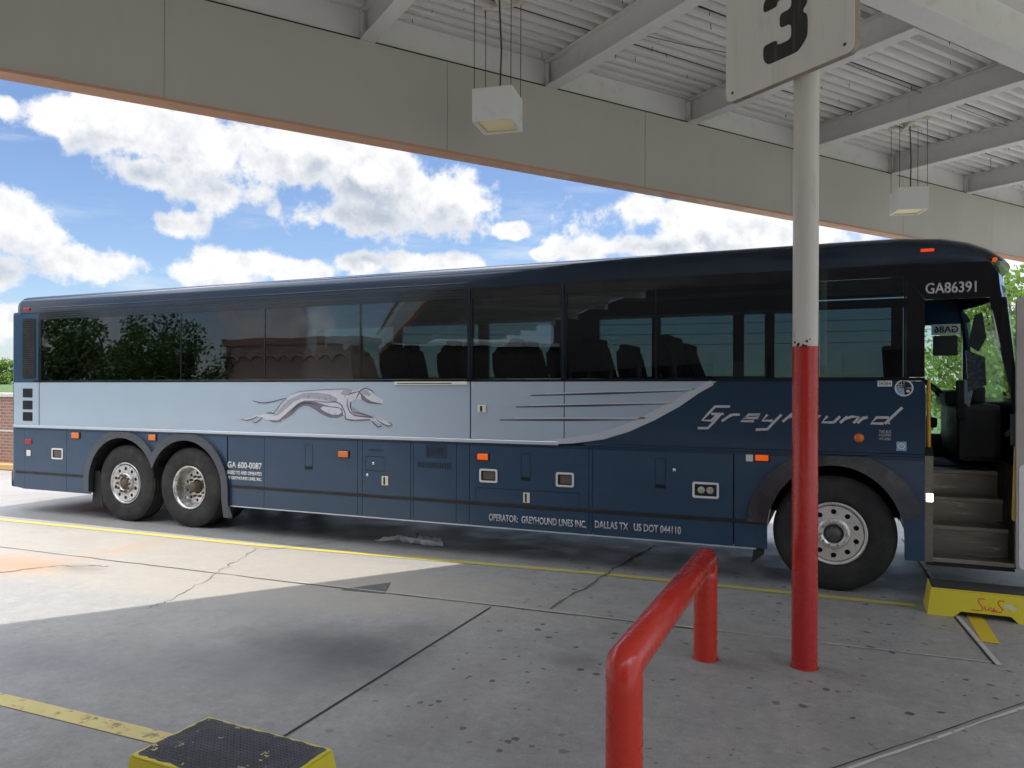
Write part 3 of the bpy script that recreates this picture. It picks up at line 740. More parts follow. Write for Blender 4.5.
# rear opening: two arcs joined in a valley
def twin(r, zlo, n=16):
    mid = (WT + WD) / 2; hz = WZ + math.sqrt(r * r - ((WD - WT) / 2) ** 2)
    A = [p for p in arc_pts(WT, r, zlo, n=n * 2) if p[0] < mid - .01]; B = [p for p in arc_pts(WD, r, zlo, n=n * 2) if p[0] > mid + .01]
    return A + [(mid, hz)] + B
rear_in = twin(RA, ZB)
front_in = arc_pts(WF, RA, ZB, ex=.91, n=24)
# dark backing just behind the skins, with the arches cut out
P = [(XR + .05, ZB + .02), (rear_in[0][0], ZB + .02)] + rear_in[1:-1] + [(rear_in[-1][0], ZB + .02), (front_in[0][0], ZB + .02)] + front_in[1:-1] + [(front_in[-1][0], ZB + .02), (.735, ZB + .02), (.735, 1.99), (XR + .05, 1.99)]
bp('side_frame', MB().plate(P, YN + .012, YN + .045), 'gap')
# lower panels
g = .003
def lower(x0, x1, z0=ZB, z1_=1.275, name='luggage_door'):
    return bp(name, MB().plate(rrect(x0 + g, x1 - g, z0, z1_, .012, 2), YN, YN + .011), 'navy_low')
bp('rear_corner_skin', MB().plate([(XR, ZB + .03), (-11.55, ZB), (-11.55, 1.275), (XR, 1.275)], YN, YN + .011), 'navy_low')
lower(-11.55, -10.60, name='engine_door')
outer_r = twin(RA + .10, ZB)
P = [(-10.60 + g, ZB), (rear_in[0][0] - .0, ZB)] + rear_in[1:-1] + [(rear_in[-1][0], ZB), (-7.49, ZB), (-7.49, 1.275), (-10.60 + g, 1.275)]
bp('rear_wheel_panel', MB().plate(P, YN, YN + .011), 'navy_low')
doors = []
for (a, b) in ((-7.47, -6.86), (-6.86, -5.41), (-5.41, -5.34), (-5.34, -4.66), (-4.66, -4.62), (-4.62, -4.05), (-4.05, -3.88), (-3.88, -2.45), (-2.45, -2.41), (-2.41, -.95)):
    doors.append(lower(a, b, name='luggage_door' if b - a > .3 else 'door_post'))
P = [(-.94, ZB), (front_in[0][0], ZB)] + front_in[1:-1] + [(front_in[-1][0], ZB), (.73, ZB), (.73, 1.275), (-.94, 1.275)]
bp('front_wheel_panel', MB().plate(P, YN, YN + .011), 'navy_low')
# belt between lower panels and band
bp('belt_trim', MB().box(XR, -2.80, YN - .012, YN + .011, 1.305, 1.345, .005), 'silver_bright')
bp('belt_rail', MB().box(XR, .73, YN + .001, YN + .011, 1.279, 1.3035), 'navy')
bp('belt_rail_front', MB().box(-2.5, .73, YN - .002, YN + .011, 1.306, 1.33, .003), 'navy')
# rub rail with the dark groove
for (a, b) in ((XR + .05, rear_in[0][0] - .1), (rear_in[-1][0] + .1, front_in[0][0] - .1)):
    bp('rub_rail', MB().box(a, b, YN - .006, YN - .0005, .595, .635, .002), 'rubber')
bp('skirt_lip', MB().box(rear_in[-1][0] + .1, front_in[0][0] - .1, YN - .004, YN + .012, ZB - .014, ZB - .001), 'silver_bright')
# upper band: silver with the swoosh, then navy
sw = [S(*p) for p in ((717, 380), (700, 391), (680, 404), (655, 417), (630, 428), (605, 435.5), (575, 439.5), (545, 441))]
sw[0] = (sw[0][0], ZW); sw[-1] = (sw[-1][0], 1.347)
segs = [(XR, -11.22), (-11.21, -3.875), (-3.865, -2.735)]
for (a, b) in segs:
    bp('band_panel', MB().plate(rect(a + .003, b - .003, 1.347, ZW), YN, YN + .011), 'silver')
P = [(-2.73, ZW), sw[0]] + sw[1:-1]
low = [p for p in sw[1:] if p[0] > -2.725]
P = [(-2.732, ZW)] + [sw[0]] + low + [(-2.732, 1.352)]
bp('band_panel', MB().plate(P[::-1], YN, YN + .011), 'silver')
low2 = sw
P = [(.73, ZW), (.73, 1.335)] + [(-2.9, 1.333), (-2.73, 1.340)] + [(p[0] + .004, p[1] - .003) for p in low[::-1]] + [(sw[0][0] + .004, ZW)]
bp('front_side_panel', MB().plate(P, YN, YN + .011), 'navy')
m2 = MB(); sp_ = [(p[0] - .025, p[1] + .012 - .030 * (i / 7) ** 2) for i, p in enumerate(sw)]; sp_[0] = (sw[0][0] - .045, ZW - .012)
stroke(m2, sp_, lambda t: .03 + .06 * math.sin(PI * (.12 + .8 * t)), YN - .003, YN - .0005)
bp('swoosh_edge', m2, 'silver_bright')
m2 = MB()
for (p0, p1) in (((531, 395.5), (690, 391)), ((516, 407), (668, 404)), ((500, 420), (640, 420))):
    a, b = S(*p0), S(*p1)
    stroke(m2, [a, ((a[0] + b[0]) / 2, (a[1] + b[1]) / 2), b], lambda t: .022 * math.sin(PI * min(1, t + .12)) + .003, YN - .003, YN - .0005)
bp('speed_stripe', m2, 'purple_d')
m2 = MB()
for (p0, p1) in (((545, 393.8), (694, 389.2)), ((530, 405.3), (672, 402)), ((514, 418.3), (645, 418))):
    a, b = S(*p0), S(*p1)
    stroke(m2, [a, b], .014, YN - .003, YN - .0005)
bp('speed_stripe', m2, 'silver_bright')
bp('seam', MB().box(-2.738, -2.729, YN - .001, YN + .005, 1.36, ZW), 'gap')
# running dog emblem, traced in its own plane
def E(x, y): return S(236 + x / 6.4, 380 + y / 6.4)
def poly(P, mat, y0, name='emblem'): return bp(name, MB().plate([E(*p) for p in P], YN + y0 - .0012, YN + y0), mat)
body = [(325,118),(350,95),(400,78),(440,70),(520,66),(600,60),(680,58),(740,56),(780,62),(800,54),(830,52),(860,64),(880,82),(905,105),(935,122),(948,140),(940,152),(915,153),(870,148),(835,142),(800,126),(770,122),(740,138),(732,165),(745,200),(790,212),(850,226),(880,240),(930,255),(975,268),(1002,284),(990,298),(960,294),(920,276),(880,262),(860,258),(800,262),(740,262),(700,255),(688,232),(650,242),(600,240),(550,218),(500,185),(460,165),(430,165),(400,182),(370,215),(335,245),(290,265),(240,270),(200,255),(165,238),(140,235),(110,250),(60,260),(32,250),(60,246),(100,240),(130,224),(160,224),(200,215),(240,218),(262,190),(290,150)]
poly(body, 'lilac', -.0015, 'dog_emblem')
poly([(400,148),(440,132),(490,132),(540,150),(600,168),(650,172),(680,185),(688,228),(650,242),(600,240),(550,218),(500,185),(460,165),(430,165),(400,182),(360,222),(320,248),(270,262),(300,235),(350,190)], 'purple', -.003, 'dog_shading')
poly([(430,84),(520,80),(600,92),(650,118),(640,140),(560,128),(480,118),(420,118),(370,140),(320,185),(270,225),(240,232),(275,190),(330,130)], 'mid', -.0020, 'dog_shading')
poly([(690,64),(745,62),(735,92),(700,100),(668,90)], 'mid', -.0020, 'dog_shading')
poly([(745,170),(800,212),(850,228),(872,240),(840,244),(770,232),(738,205)], 'mid', -.0020, 'dog_shading')
poly([(420,140),(470,140),(520,158),(470,152),(420,156),(385,178),(350,212),(370,175)], 'purple_d', -.0042, 'dog_shading')
poly([(800,66),(840,66),(868,92),(850,104),(815,90)], 'mid', -.0020, 'dog_shading')
poly([(560,168),(620,176),(665,182),(680,205),(660,222),(620,222),(575,205),(540,182)], 'lilac', -.0045, 'dog_shading')
poly([(690,225),(710,248),(760,254),(860,250),(862,258),(800,262),(740,262),(702,255)], 'purple', -.0045, 'dog_shading')
poly([(205,256),(260,258),(300,250),(290,265),(240,271)], 'purple', -.0045, 'dog_shading')
poly([(790,72),(815,95),(838,120),(870,138),(915,148),(938,152),(870,150),(835,142),(805,126),(800,100)], 'purple', -.0045, 'dog_shading')
m2 = MB()
lk = [0]
def ln(P, w_): lk[0] += 1; stroke(m2, [E(*p) for p in P], (lambda t: w_ * .7 * (.35 + .65 * math.sin(PI * min(1, max(0, t * .9 + .05))))), YN - .0068 - lk[0] * .0001, YN - .006)
ln([(325,116),(290,124),(240,138),(190,147),(150,145),(110,132)], .018)
ln([(325,120),(290,150),(262,190),(240,218)], .012)
ln([(350,95),(400,76),(450,70),(600,60),(700,58),(785,66)], .008)
ln([(500,132),(580,142),(640,138),(675,158),(695,200),(705,240)], .016)
ln([(715,120),(712,160),(730,205),(760,228),(850,236),(885,246)], .014)
ln([(735,140),(732,170),(745,200)], .018)
ln([(770,118),(790,80),(800,64),(830,52),(870,68),(882,86)], .016)
ln([(715,95),(750,82),(790,72)], .014)
ln([(838,142),(880,148),(935,152)], .014)
ln([(750,204),(800,214),(880,238)], .018)
ln([(870,262),(890,285),(910,300),(932,298),(925,285)], .018)
ln([(900,252),(940,280),(975,296),(1002,286),(975,268)], .016)
ln([(32,250),(70,258),(110,248),(140,232)], .014)
ln([(105,268),(130,272),(155,255),(170,238)], .016)
ln([(195,212),(225,210),(250,218)], .02)
bp('dog_outline', m2, 'purple_d')
# script lettering
m2 = MB()
def C(x, y): return S(690 + x / 4.452, 360 + y / 4.452)
gk = [0]
def gl(P, w_=.024): gk[0] += 1; stroke(m2, [C(*p) for p in P], w_, YN - .004 - gk[0] * .0002, YN - .0008)
for P in ([(178,207),(112,207),(82,238),(55,268),(95,270),(122,242)], [(95,240),(150,240)], [(138,240),(110,272),(80,303),(35,303)],
          [(185,243),(142,272)], [(168,254),(192,243),(222,243)],
          [(240,258),(300,258),(312,243),(262,243),(228,272),(285,272)],
          [(345,243),(322,270),(368,270)], [(408,243),(372,278),(345,308),(293,310)],
          [(500,205),(455,240),(412,275)], [(440,254),(478,244),(495,248),(470,275)],
          [(530,247),(508,274),(550,276),(580,249),(530,247)],
          [(612,250),(588,277),(640,278)], [(668,251),(640,278)],
          [(700,252),(668,280)], [(690,262),(720,252),(752,254),(728,281)],
          [(775,254),(745,281)], [(765,262),(790,254)],
          [(885,256),(830,256),(806,282),(862,283)], [(945,211),(905,248),(868,284)]): gl(P)
for k in range(1): m2.plate([C(*p) for p in ((882, 278), (890, 278), (890, 286), (882, 286))], YN - .004, YN - .0008)
bp('script_lettering', m2, 'letter')
# window band frame
ZG0, ZG1 = 2.035, 2.955
bp('sill_rail', MB().box(XR + .45, .73, YN - .004, YN + .03, ZW + .003, ZG0 - .002, .004), 'black')
bp('window_header', MB().plate(rect(-11.22, .73, ZG1 + .001, 3.06), YN, YN + .03), 'black')
for z in (2.975, 3.005, 3.04, 3.085, 3.13):
    bp('header_moulding', MB().box(-11.2, -3.9, YN - .008, YN - .0005, z, z + .010, .002), 'roof')
xs = [-11.20, -8.32, -6.86, -5.38, -3.88, -2.74, -1.73, -.17, .565]
for i in range(len(xs) - 1):
    a, b = xs[i], xs[i + 1]
    wo_ = bp('window', MB().plate(rect(a + .012, b - .012, ZG0 + .001, ZG1 - .001), YN + .006, YN + .012), 'glass')
for x in xs:
    wd = .035 if x in (-3.88, -2.74) else .010
    if x in (-11.20,): wd = .03
    bp('window_pillar', MB().box(x - wd, x + wd, YN + .0005 if wd < .02 else YN - .004, YN + .05, ZG0, ZG1), 'black')
for x in (-3.88, -2.74): bp('pillar_strip', MB().box(x - .012, x + .006, YN - .012, YN - .005, ZG0 + .01, 3.08), 'roof')
bp('front_pillar', MB().plate([(.577, ZG0 + .001), (.728, ZG0 + .001), (.728, 2.74), (.577, 2.954)], YN, YN + .03), 'black')
# upper black panel over the door
bp('door_header', MB().plate([(.731, 2.74), (1.32, 2.74), (1.30, 2.95), (1.22, 3.06), (.731, 3.06)], YN, YN + .03), 'black')
bp('door_header_filler', MB().plate([(.577, 2.9555), (.73, 2.742), (.73, 2.9555)], YN + .001, YN + .03), 'black')
# near-side corner pillar beside the door
a, b, c_, d_ = S(990, 309.7), S(1012.5, 400), S(1019, 480), S(1019, 560)
bp('corner_pillar', MB().plate([(a[0], 2.74), (b[0], b[1]), (c_[0] - .01, 1.25), (1.43, ZB), (1.47, ZB), (1.47, 1.3), (1.44, 2.0), (1.36, 2.74)], YN + .005, YN + .06), 'black')
# emergency-exit rail under one window
x0, x1, z0, z1_ = R2((395, 377.5), (468, 384))
bp('exit_rail', MB().box(x0, x1, YN - .02, YN + .001, ZW - .035, ZW + .002, .004), 'cream')
bp('exit_rail_slot', MB().box(x0 + .04, x1 - .2, YN - .022, YN - .0205, ZW - .021, ZW - .012), 'gap')

# rear corner details
x0, x1, z0, z1_ = R2((22, 310), (37, 378))
bp('rear_quarter', MB().plate(rect(XR, -11.225, ZW + .002, 3.06), YN, YN + .02), 'navy_low')
m2 = MB().plate(rrect(x0 + .02, x1 - .03, 2.06, 2.98, .03), YN - .006, YN - .0005); gp = bp('rear_grille', m2, 'gap')
m2 = MB()
for k in range(30): m2.box(x0 + .04, x1 - .05, YN - .010, YN - .0065, 2.08 + k * .03, 2.09 + k * .03)
bp('grille_slats', m2, 'rubber', gp)
for k, yy in enumerate((393, 405, 416.5)):
    x0, x1, z0, z1_ = R2((23, yy - 4.5), (32.5, yy + 4.5)); bp('side_vent', MB().plate(rrect(x0, x1, z0, z1_, .012), YN - .004, YN - .0005), 'gap')
bp('rear_panel_seam', MB().box(-11.212, -11.206, YN - .0008, YN + .004, 1.35, ZW), 'gap')
x0, x1, z0, z1_ = R2((25.5, 439), (32, 444)); bp('rear_side_marker', MB().box(x0, x1, YN - .014, YN + .001, z0, z1_, .006), 'redlens')
x0, x1, z0, z1_ = R2((27, 450), (31, 456)); bp('fuel_latch', MB().box(x0, x1, YN - .012, YN + .001, z0, z1_, .005), 'cream')
def framed(p0, p1, name, inner='gap', bulbs=0, fr=.022):
    x0, x1, z0, z1_ = R2(p0, p1)
    f = bp(name, MB().plate(rrect(x0, x1, z0, z1_, .022), YN - .008, YN - .0005, [rrect(x0 + fr, x1 - fr, z0 + fr, z1_ - fr, .01)]), 'white')
    bp(name + '_inset', MB().plate(rrect(x0 + fr, x1 - fr, z0 + fr, z1_ - fr, .01), YN - .003, YN - .0005), 'gap' if bulbs == 0 else 'dark', f)
    if bulbs:
        m2 = MB(); cz = (z0 + z1_) / 2; w_ = (x1 - x0) / (bulbs + 1)
        for k in range(bulbs): m2.lathe([(0, -.007), (.03, -.006), (.036, -.0035)], (x0 + w_ * (k + 1), YN, cz), 16)
        bp(name + '_bulb', m2, 'lamp_clear', f)
    else:
        bp(name + '_plate', MB().box(x0 + fr + .03, x1 - fr - .01, YN - .006, YN - .0035, z0 + fr + .015, z1_ - fr - .012), 'rust', f)
framed((52, 448), (63, 459.5), 'engine_door_latch', 'lamp_clear')
framed((479.5, 468.5), (497.5, 483), 'recessed_handle'); framed((556, 472), (574, 487.5), 'recessed_handle')
framed((692.5, 481.5), (719, 499), 'docking_lamp', bulbs=2)
# vertical pull recesses
for (p0, p1) in (((305, 444.6), (312.8, 469.6)), ((521, 453), (530.5, 481)), ((655, 458), (665.8, 488.6))):
    x0, x1, z0, z1_ = R2(p0, p1)
    f = bp('pull_recess', MB().plate(rect(x0, x1, z0, z1_), YN - .0012, YN - .0004, [rect(x0 + .006, x1 - .006, z0 + .006, z1_ - .006)]), 'gap')
    bp('pull_slot', MB().box(x0 + .006, x1 - .006, YN - .0012, YN - .0004, z0 + .006, z0 + .04), 'gap', f)
for (p0, p1) in (((382, 476), (388.5, 485.5)), ((523.5, 492.5), (530, 503)), ((478, 405), (486.5, 412.5))):
    x0, x1, z0, z1_ = R2(p0, p1); f = bp('door_latch', MB().box(x0, x1, YN - .012, YN + .001, z0, z1_, .004), 'cream')
    bp('latch_slot', MB().box(x0 + (x1 - x0) * .3, x0 + (x1 - x0) * .55, YN - .014, YN - .0125, z0 + .01, z1_ - .01), 'gap', f)
for (x, y) in ((373.3, 463.5), (367.3, 475), (674.3, 470)):
    cx, cz = S(x, y); bp('key_lock', MB().lathe([(0, -.006), (.014, -.005), (.017, 0)], (cx, YN - .0005, cz), 14), 'chrome')
# small inspection flap and vents
for (p0, p1) in (((365.5, 456), (385, 471.5)), ((475.5, 487), (579.5, 512))):
    x0, x1, z0, z1_ = R2(p0, p1); bp('inspection_flap', MB().plate(rect(x0, x1, z0, z1_), YN - .001, YN - .0004, [rect(x0 + .006, x1 - .006, z0 + .006, z1_ - .006)]), 'gap')
def slots(p0, p1, n, name='vent_slots'):
    x0, x1, z0, z1_ = R2(p0, p1); m2 = MB(); s_ = (x1 - x0) / n
    for k in range(n): m2.box(x0 + k * s_, x0 + k * s_ + s_ * .5, YN - .0012, YN - .0004, z0, z1_)
    bp(name, m2, 'gap')
slots((369, 449), (384, 451.5), 9); slots((418, 461.5), (452, 469), 14)
x0, x1, z0, z1_ = R2((426, 444.5), (446.5, 458.5)); f = bp('vent_frame', MB().plate(rect(x0, x1, z0, z1_), YN - .004, YN - .0004, [rect(x0 + .02, x1 - .02, z0 + .015, z1_ - .015)]), 'navy'); slots((428, 447), (445, 456.5), 12)
# marker lamps
def marker(p0, p1, mat='amber', name='side_marker'):
    x0, x1, z0, z1_ = R2(p0, p1); f = bp(name, MB().box(x0 - .012, x1 + .012, YN - .010, YN - .0005, z0 - .01, z1_ + .01, .003), 'rubber')
    bp('marker_lens', MB().box(x0, x1, YN - .024, YN - .0105, z0, z1_, .006), mat, f)
marker((339, 451), (349, 457.5)); marker((478, 453.5), (488.5, 460), 'amber_on'); marker((755.5, 454.5), (768.5, 461), 'amber_on')
marker((72.5, 432.5), (80, 438.5), 'amber'); marker((149.5, 434.5), (156.5, 440.5), 'amber')
x0, x1, z0, z1_ = R2((746, 454.5), (753, 461.5)); bp('white_label', MB().box(x0, x1, YN - .002, YN - .0005, z0, z1_), 'white')
cx, cz = S(859, 438); bp('round_marker', MB().lathe([(0, -.02), (.03, -.018), (.042, -.008), (.044, 0)], (cx, YN - .0005, cz), 20), 'amber')
# numbers and words
def words(s, p0, p1, mat='letter', bold=.0, mirror=False, name='lettering', y=None, parent=None):
    x0, x1, z0, z1_ = R2(p0, p1) if y is None else (lambda a, b: (min(a[0], b[0]), max(a[0], b[0]), min(a[1], b[1]), max(a[1], b[1])))(S(*p0, y), S(*p1, y))
    yy = (YN if y is None else y) - .004
    return bp(name, text_bm(s, x0, x1, z0, z1_, yy, .003, bold, mirror), mat, parent)
words('GA86391', (925.5, 283), (976.5, 292), 'letter', .015)
def wordz(s, x0, x1, z0, z1_, mat='letter', bold=.01): return bp('lettering', text_bm(s, x0, x1, z0, z1_, YN - .004, .003, bold), mat)
a = S(489, 520); b = S(586.5, 520)
wordz('OPERATOR:  GREYHOUND LINES INC.', a[0], b[0], .425, .505, bold=.02)
a = S(595, 530); b = S(681, 530)
wordz('DALLAS TX   US DOT 044110', a[0], b[0], .435, .515, bold=.02)
a = S(226.5, 475); b = S(262, 475)
wordz('GA 600-0087', a[0] + .02, b[0], .86, .945, 'white', .02)
wordz('BASED TO AND OPERATED', a[0] + .02, b[0], .775, .825, 'white', .03)
wordz('BY GREYHOUND LINES, INC.', a[0] + .02, b[0], .70, .75, 'white', .03)
# stickers near the door
x0, x1, z0, z1_ = R2((877.5, 380), (892, 386.5)); f = bp('number_label', MB().box(x0, x1, YN - .002, YN - .0005, z0, z1_), 'white'); 
bp('label_print', text_bm('56564', x0 + .01, x1 - .01, z0 + .012, z1_ - .012, YN - .0034, .001), 'gap', f)
cx, cz = S(904, 388); rr_ = .077
st = bp('round_sticker', MB().plate(circ(cx, cz, rr_, 32), YN - .003, YN - .0005), 'white')
m2 = MB(); 
def quad(a0, a1):
    return [(cx, cz)] + [(cx + rr_ * .84 * math.cos(a0 + (a1 - a0) * k / 8), cz + rr_ * .84 * math.sin(a0 + (a1 - a0) * k / 8)) for k in range(9)]
for (a0, a1, mt) in ((.06, PI / 2 - .06, 'navy'), (PI / 2 + .06, PI - .06, 'gap'), (PI + .06, 1.5 * PI - .06, 'bluelabel'), (1.5 * PI + .06, 2 * PI - .06, 'gap')):
    bp('sticker_field', MB().plate(quad(a0, a1), YN - .0045, YN - .0032), mt, st)
m2 = MB()
for k in (-2, -1): 
    m2.box(cx - .06, cx - .006, YN - .006, YN - .0048, cz + .012 + .018 * (k + 2), cz + .016 + .018 * (k + 2)); m2.box(cx - .022 * (-k) - .0, cx - .022 * (-k) + .004, YN - .006, YN - .0048, cz + .006, cz + .055)
m2.box(cx + .02, cx + .045, YN - .006, YN - .0048, cz - .04, cz - .018); bp('sticker_print', m2, 'white', st)
x0, x1, z0, z1_ = R2((879, 430), (891, 440)); m2 = MB()
n_ = 4
lb = bp('notice_lettering', text_bm('THIS BUS', x0, x1, z1_ - .03, z1_, YN - .003, .002), 'letter')
bp('notice_lettering', text_bm('IS EQUIPPED', x0, x1, z1_ - .062, z1_ - .037, YN - .003, .002), 'letter'); bp('notice_lettering', text_bm('WITH CAMERAS', x0, x1, z1_ - .094, z1_ - .07, YN - .003, .002), 'letter')
x0, x1, z0, z1_ = R2((896.5, 441.5), (906.5, 451)); f = bp('blue_sticker', MB().box(x0, x1, YN - .002, YN - .0005, z0, z1_), 'bluelabel')
bp('sticker_ring', MB().plate(circ((x0 + x1) / 2, (z0 + z1_) / 2, .03, 20), YN - .0035, YN - .0022, [circ((x0 + x1) / 2, (z0 + z1_) / 2, .02, 20)]), 'white', f)

# fenders
def fender(path, inner, name):
    m2 = MB(); P = path + inner[::-1]; m2.plate(P, YN - .045, YN + .03)
    bmesh.ops.bevel(m2.bm, geom=[e for e in m2.bm.edges if e.is_manifold and len(e.link_faces) == 2 and abs(e.verts[0].co.y - (YN - .045)) < 1e-4 and abs(e.verts[1].co.y - (YN - .045)) < 1e-4 and e.calc_face_angle(0) > .5], offset=.02, segments=2, affect='EDGES')
    return bp(name, m2, 'fender' if name == 'front_fender' else 'fender_gloss')
ro, ri = RA + .105, RA - .005
zt_ = 1.29
def clampz(P, z): return [(p[0], min(p[1], z)) for p in P]
oo = twin(ro, .44); ii = twin(ri, .44)
fender([(oo[0][0], .40)] + clampz(oo, zt_) + [(oo[-1][0] + .02, .20)], [(ii[0][0] + .0, .40)] + ii + [(ii[-1][0] + .04, .20)], 'rear_fender')
of = [(WF + .80 * math.cos(a_), WZ + .80 * math.sin(a_)) for a_ in [R(168 - 4 * k) for k in range(38)]]
inf = [(WF + (RA - .005) * .91 * math.cos(a_), WZ + (RA - .005) * math.sin(a_)) for a_ in [R(176 - 4 * k) for k in range(42)]]
fender([(of[0][0], .62)] + clampz(of, 1.295), [(inf[0][0], .62)] + inf, 'front_fender')
# dark wells and underbody
def half_tube(c, r, y0, y1, seg=24):
    m2 = MB(); A = []; B = []
    for k in range(seg + 1):
        th = PI * 1.12 * k / seg - .06 * PI; x, z = c + r * math.cos(th), WZ + r * math.sin(th)
        A.append(m2.bm.verts.new((x, y0, z))); B.append(m2.bm.verts.new((x, y1, z)))
    for k in range(seg): m2.bm.faces.new((A[k], A[k + 1], B[k + 1], B[k]))
    return m2
for c in (WF, WT, WD):
    for (ya, yb) in ((YN + .05, YN + .75), (YF - .75, YF - .05)): bp('wheel_well', half_tube(c, RA + .03, ya, yb), 'dark')
for (a, b) in ((XR + .06, -10.1), (-7.42, -.72), (.68, .73)): bp('underbody', MB().box(a, b, YN + .05, YF - .05, ZB + .02, 1.27), 'dark')
bp('underbody', MB().box(.73, 1.42, YN + 1.15, YF - .05, ZB + .02, 1.1), 'dark')
bp('chassis', MB().box(-10.1, .68, YN + .8, YF - .8, .62, 1.27), 'dark')
bp('mud_flap', MB().plate([(-10.13, .17), (-9.90, .17), (-9.97, .7), (-10.10, .7)], YN + .06, YN + .07), 'rubber')
bp('mud_flap', MB().plate([(-.78, .20), (-.66, .30), (-.62, .7), (-.70, .7)], YN + .02, YN + .03), 'rubber')
bp('rear_mud_guard', MB().plate([(-7.50, .16), (-7.42, .18), (-7.36, .5), (-7.46, .5)], YN + .02, YN + .03), 'rubber')
# floor, ceiling, far side
FZ = 1.28
bp('floor', MB().box(XR + .1, .68, YN + .06, YF - .05, FZ, FZ + .04), 'interior')
bp('driver_floor', MB().box(.68, 1.40, YN + 1.15, YF - .05, 1.11, 1.15), 'interior')
bp('rear_bulkhead', MB().box(XR + .06, XR + .12, YN + .05, YF - .05, .5, 3.1), 'navy')
hol = [rect(a, b, z0, 2.93) for (a, b, z0) in ((-10.9, -9.5, 2.1), (-9.35, -8.0, 2.1), (-7.85, -6.5, 2.1), (-6.35, -5.0, 2.1), (-4.83, -3.83, 2.1), (-3.10, -2.35, 2.1), (-2.23, -1.27, 2.1), (-1.13, -.87, 2.1), (-.75, .60, 2.08))] + [rect(.80, 1.36, 1.40, 2.70)]
bp('far_side_wall', MB().plate([(XR + .05, ZB + .02), (-10.1, ZB + .02), (-10.1, 1.2), (-7.4, 1.2), (-7.4, ZB + .02), (-.72, ZB + .02), (-.72, 1.2), (.72, 1.2), (.72, ZB + .02), (1.45, ZB + .02), (1.44, 2.75), (1.25, 3.04), (XR + .05, 3.04)], YF - .05, YF, hol), 'navy')
for h in hol:
    xa, xb, za, zb_ = h[0][0], h[1][0], h[0][1], h[2][1]
    bp('far_window', MB().plate(rect(xa + .001, xb - .001, za + .001, zb_ - .001), YF - .03, YF - .024), 'glass_clear' if xa > .7 else 'glass_far')
bp('far_lining', MB().box(XR + .15, .68, YF - .08, YF - .052, FZ + .05, 2.05), 'interior')
bp('ceiling', MB().box(XR + .1, 1.0, YN + .06, YF - .06, 3.10, 3.13), 'interior')
for (a, b) in ((YN + .06, YN + .5), (YF - .5, YF - .06)): bp('parcel_rack', MB().box(-11.2, -.3, a, b, 2.90, 3.09, .02), 'interior')
bp('near_lining', MB().box(XR + .15, .70, YN + .048, YN + .058, FZ + .05, 1.99), 'interior')
# passenger seats (pairs)
def seat_pair(x, y0, rec=.0):
    m2 = MB()
    for k in range(2):
        ya = y0 + k * .46
        m2.box(x, x + .46, ya, ya + .44, FZ + .40, FZ + .52, .03, 2)
        P = [(x - .02, FZ + .42), (x + .10, FZ + .42), (x - .02 - rec, FZ + 1.0), (x - .06 - rec, FZ + 1.13), (x - .12 - rec, FZ + 1.16), (x - .17 - rec, FZ + 1.12), (x - .16 - rec, FZ + .9)]
        m3 = MB().plate(P, ya, ya + .43)
        bmesh.ops.bevel(m3.bm, geom=[e for e in m3.bm.edges if len(e.link_faces) == 2 and e.calc_face_angle(0) > .5], offset=.025, segments=2, affect='EDGES')
        m2.add(m3.bm)
        m2.box(x - .17 - rec, x - .04 - rec, ya + .10, ya + .33, FZ + 1.05, FZ + 1.22, .04, 2)
    m2.box(x + .02, x + .42, y0 + .05, y0 + .85, FZ + .041, FZ + .40, .01)
    return m2
q = random.Random(8); x = -11.0
while x < -.9:
    for y0 in (YN + .08, YF - 1.02):
        bp('passenger_seat', seat_pair(x, y0, q.uniform(0, .12)), 'seat')
    x += .86
# driver's seat, dash, wheel, clutter seen through the door
m2 = MB().box(.62, 1.02, YF - .85, YF - .38, 1.50, 1.62, .04, 2)
m3 = MB().plate([(.62, 1.55), (.74, 1.55), (.62, 2.2), (.57, 2.42), (.48, 2.42), (.5, 2.1)], YF - .85, YF - .38); m2.add(m3.bm)
m2.box(.70, .95, YF - .72, YF - .5, 1.151, 1.5); bp('driver_seat', m2, 'seat')
m2 = MB().box(1.12, 1.50, YN + 1.0, YF - .12, 1.2, 1.78, .06, 2); m2.box(1.05, 1.4, YN + 1.35, YF - .3, 1.75, 1.92, .05, 2); bp('dashboard', m2, 'interior')
m2 = MB(); th0 = R(35)
P = []
for k in range(25):
    a = 2 * PI * k / 24; u, v = .235 * math.cos(a), .235 * math.sin(a)
    P.append((1.02 + v * math.sin(th0) * -1, YF - .62 + u, 1.93 + v * math.cos(th0) * .6))
m2.tube(P, .016, 8, cap=False); m2.tube([(1.2, YF - .62, 1.7), (1.02, YF - .62, 1.92)], .03, 10)
bp('steering_wheel', m2, 'rubber')
m2 = MB(); q = random.Random(6)
for k in range(7):
    m2.box(1.14 + q.uniform(-.05, .15), 1.28 + q.uniform(-.05, .12), YN + 1.05 + k * .11, YN + 1.15 + k * .11, 1.79, 1.86 + q.uniform(0, .2), .03, 2)
bp('dash_clutter', m2, 'seat')
m2 = MB().box(1.10, 1.17, YN + .95, YN + 1.02, 1.62, 2.02, .01); bp('fare_panel', m2, 'seat')
m2 = MB().plate([(1.13, 1.83), (1.22, 1.75), (1.26, 1.98), (1.17, 2.03)], YN + .99, YN + .994); bp('paper_sheet', m2, worn('pale_paper', (.30, .36, .42), .6, var=.5, scale=20))
bp('modesty_panel', MB().box(.74, .78, YN + .9, YF - .9, 1.151, 1.75, .01), 'interior')
bp('half_partition', MB().box(.80, 1.36, YF - .12, YF - .055, 1.15, 1.39), 'navy')
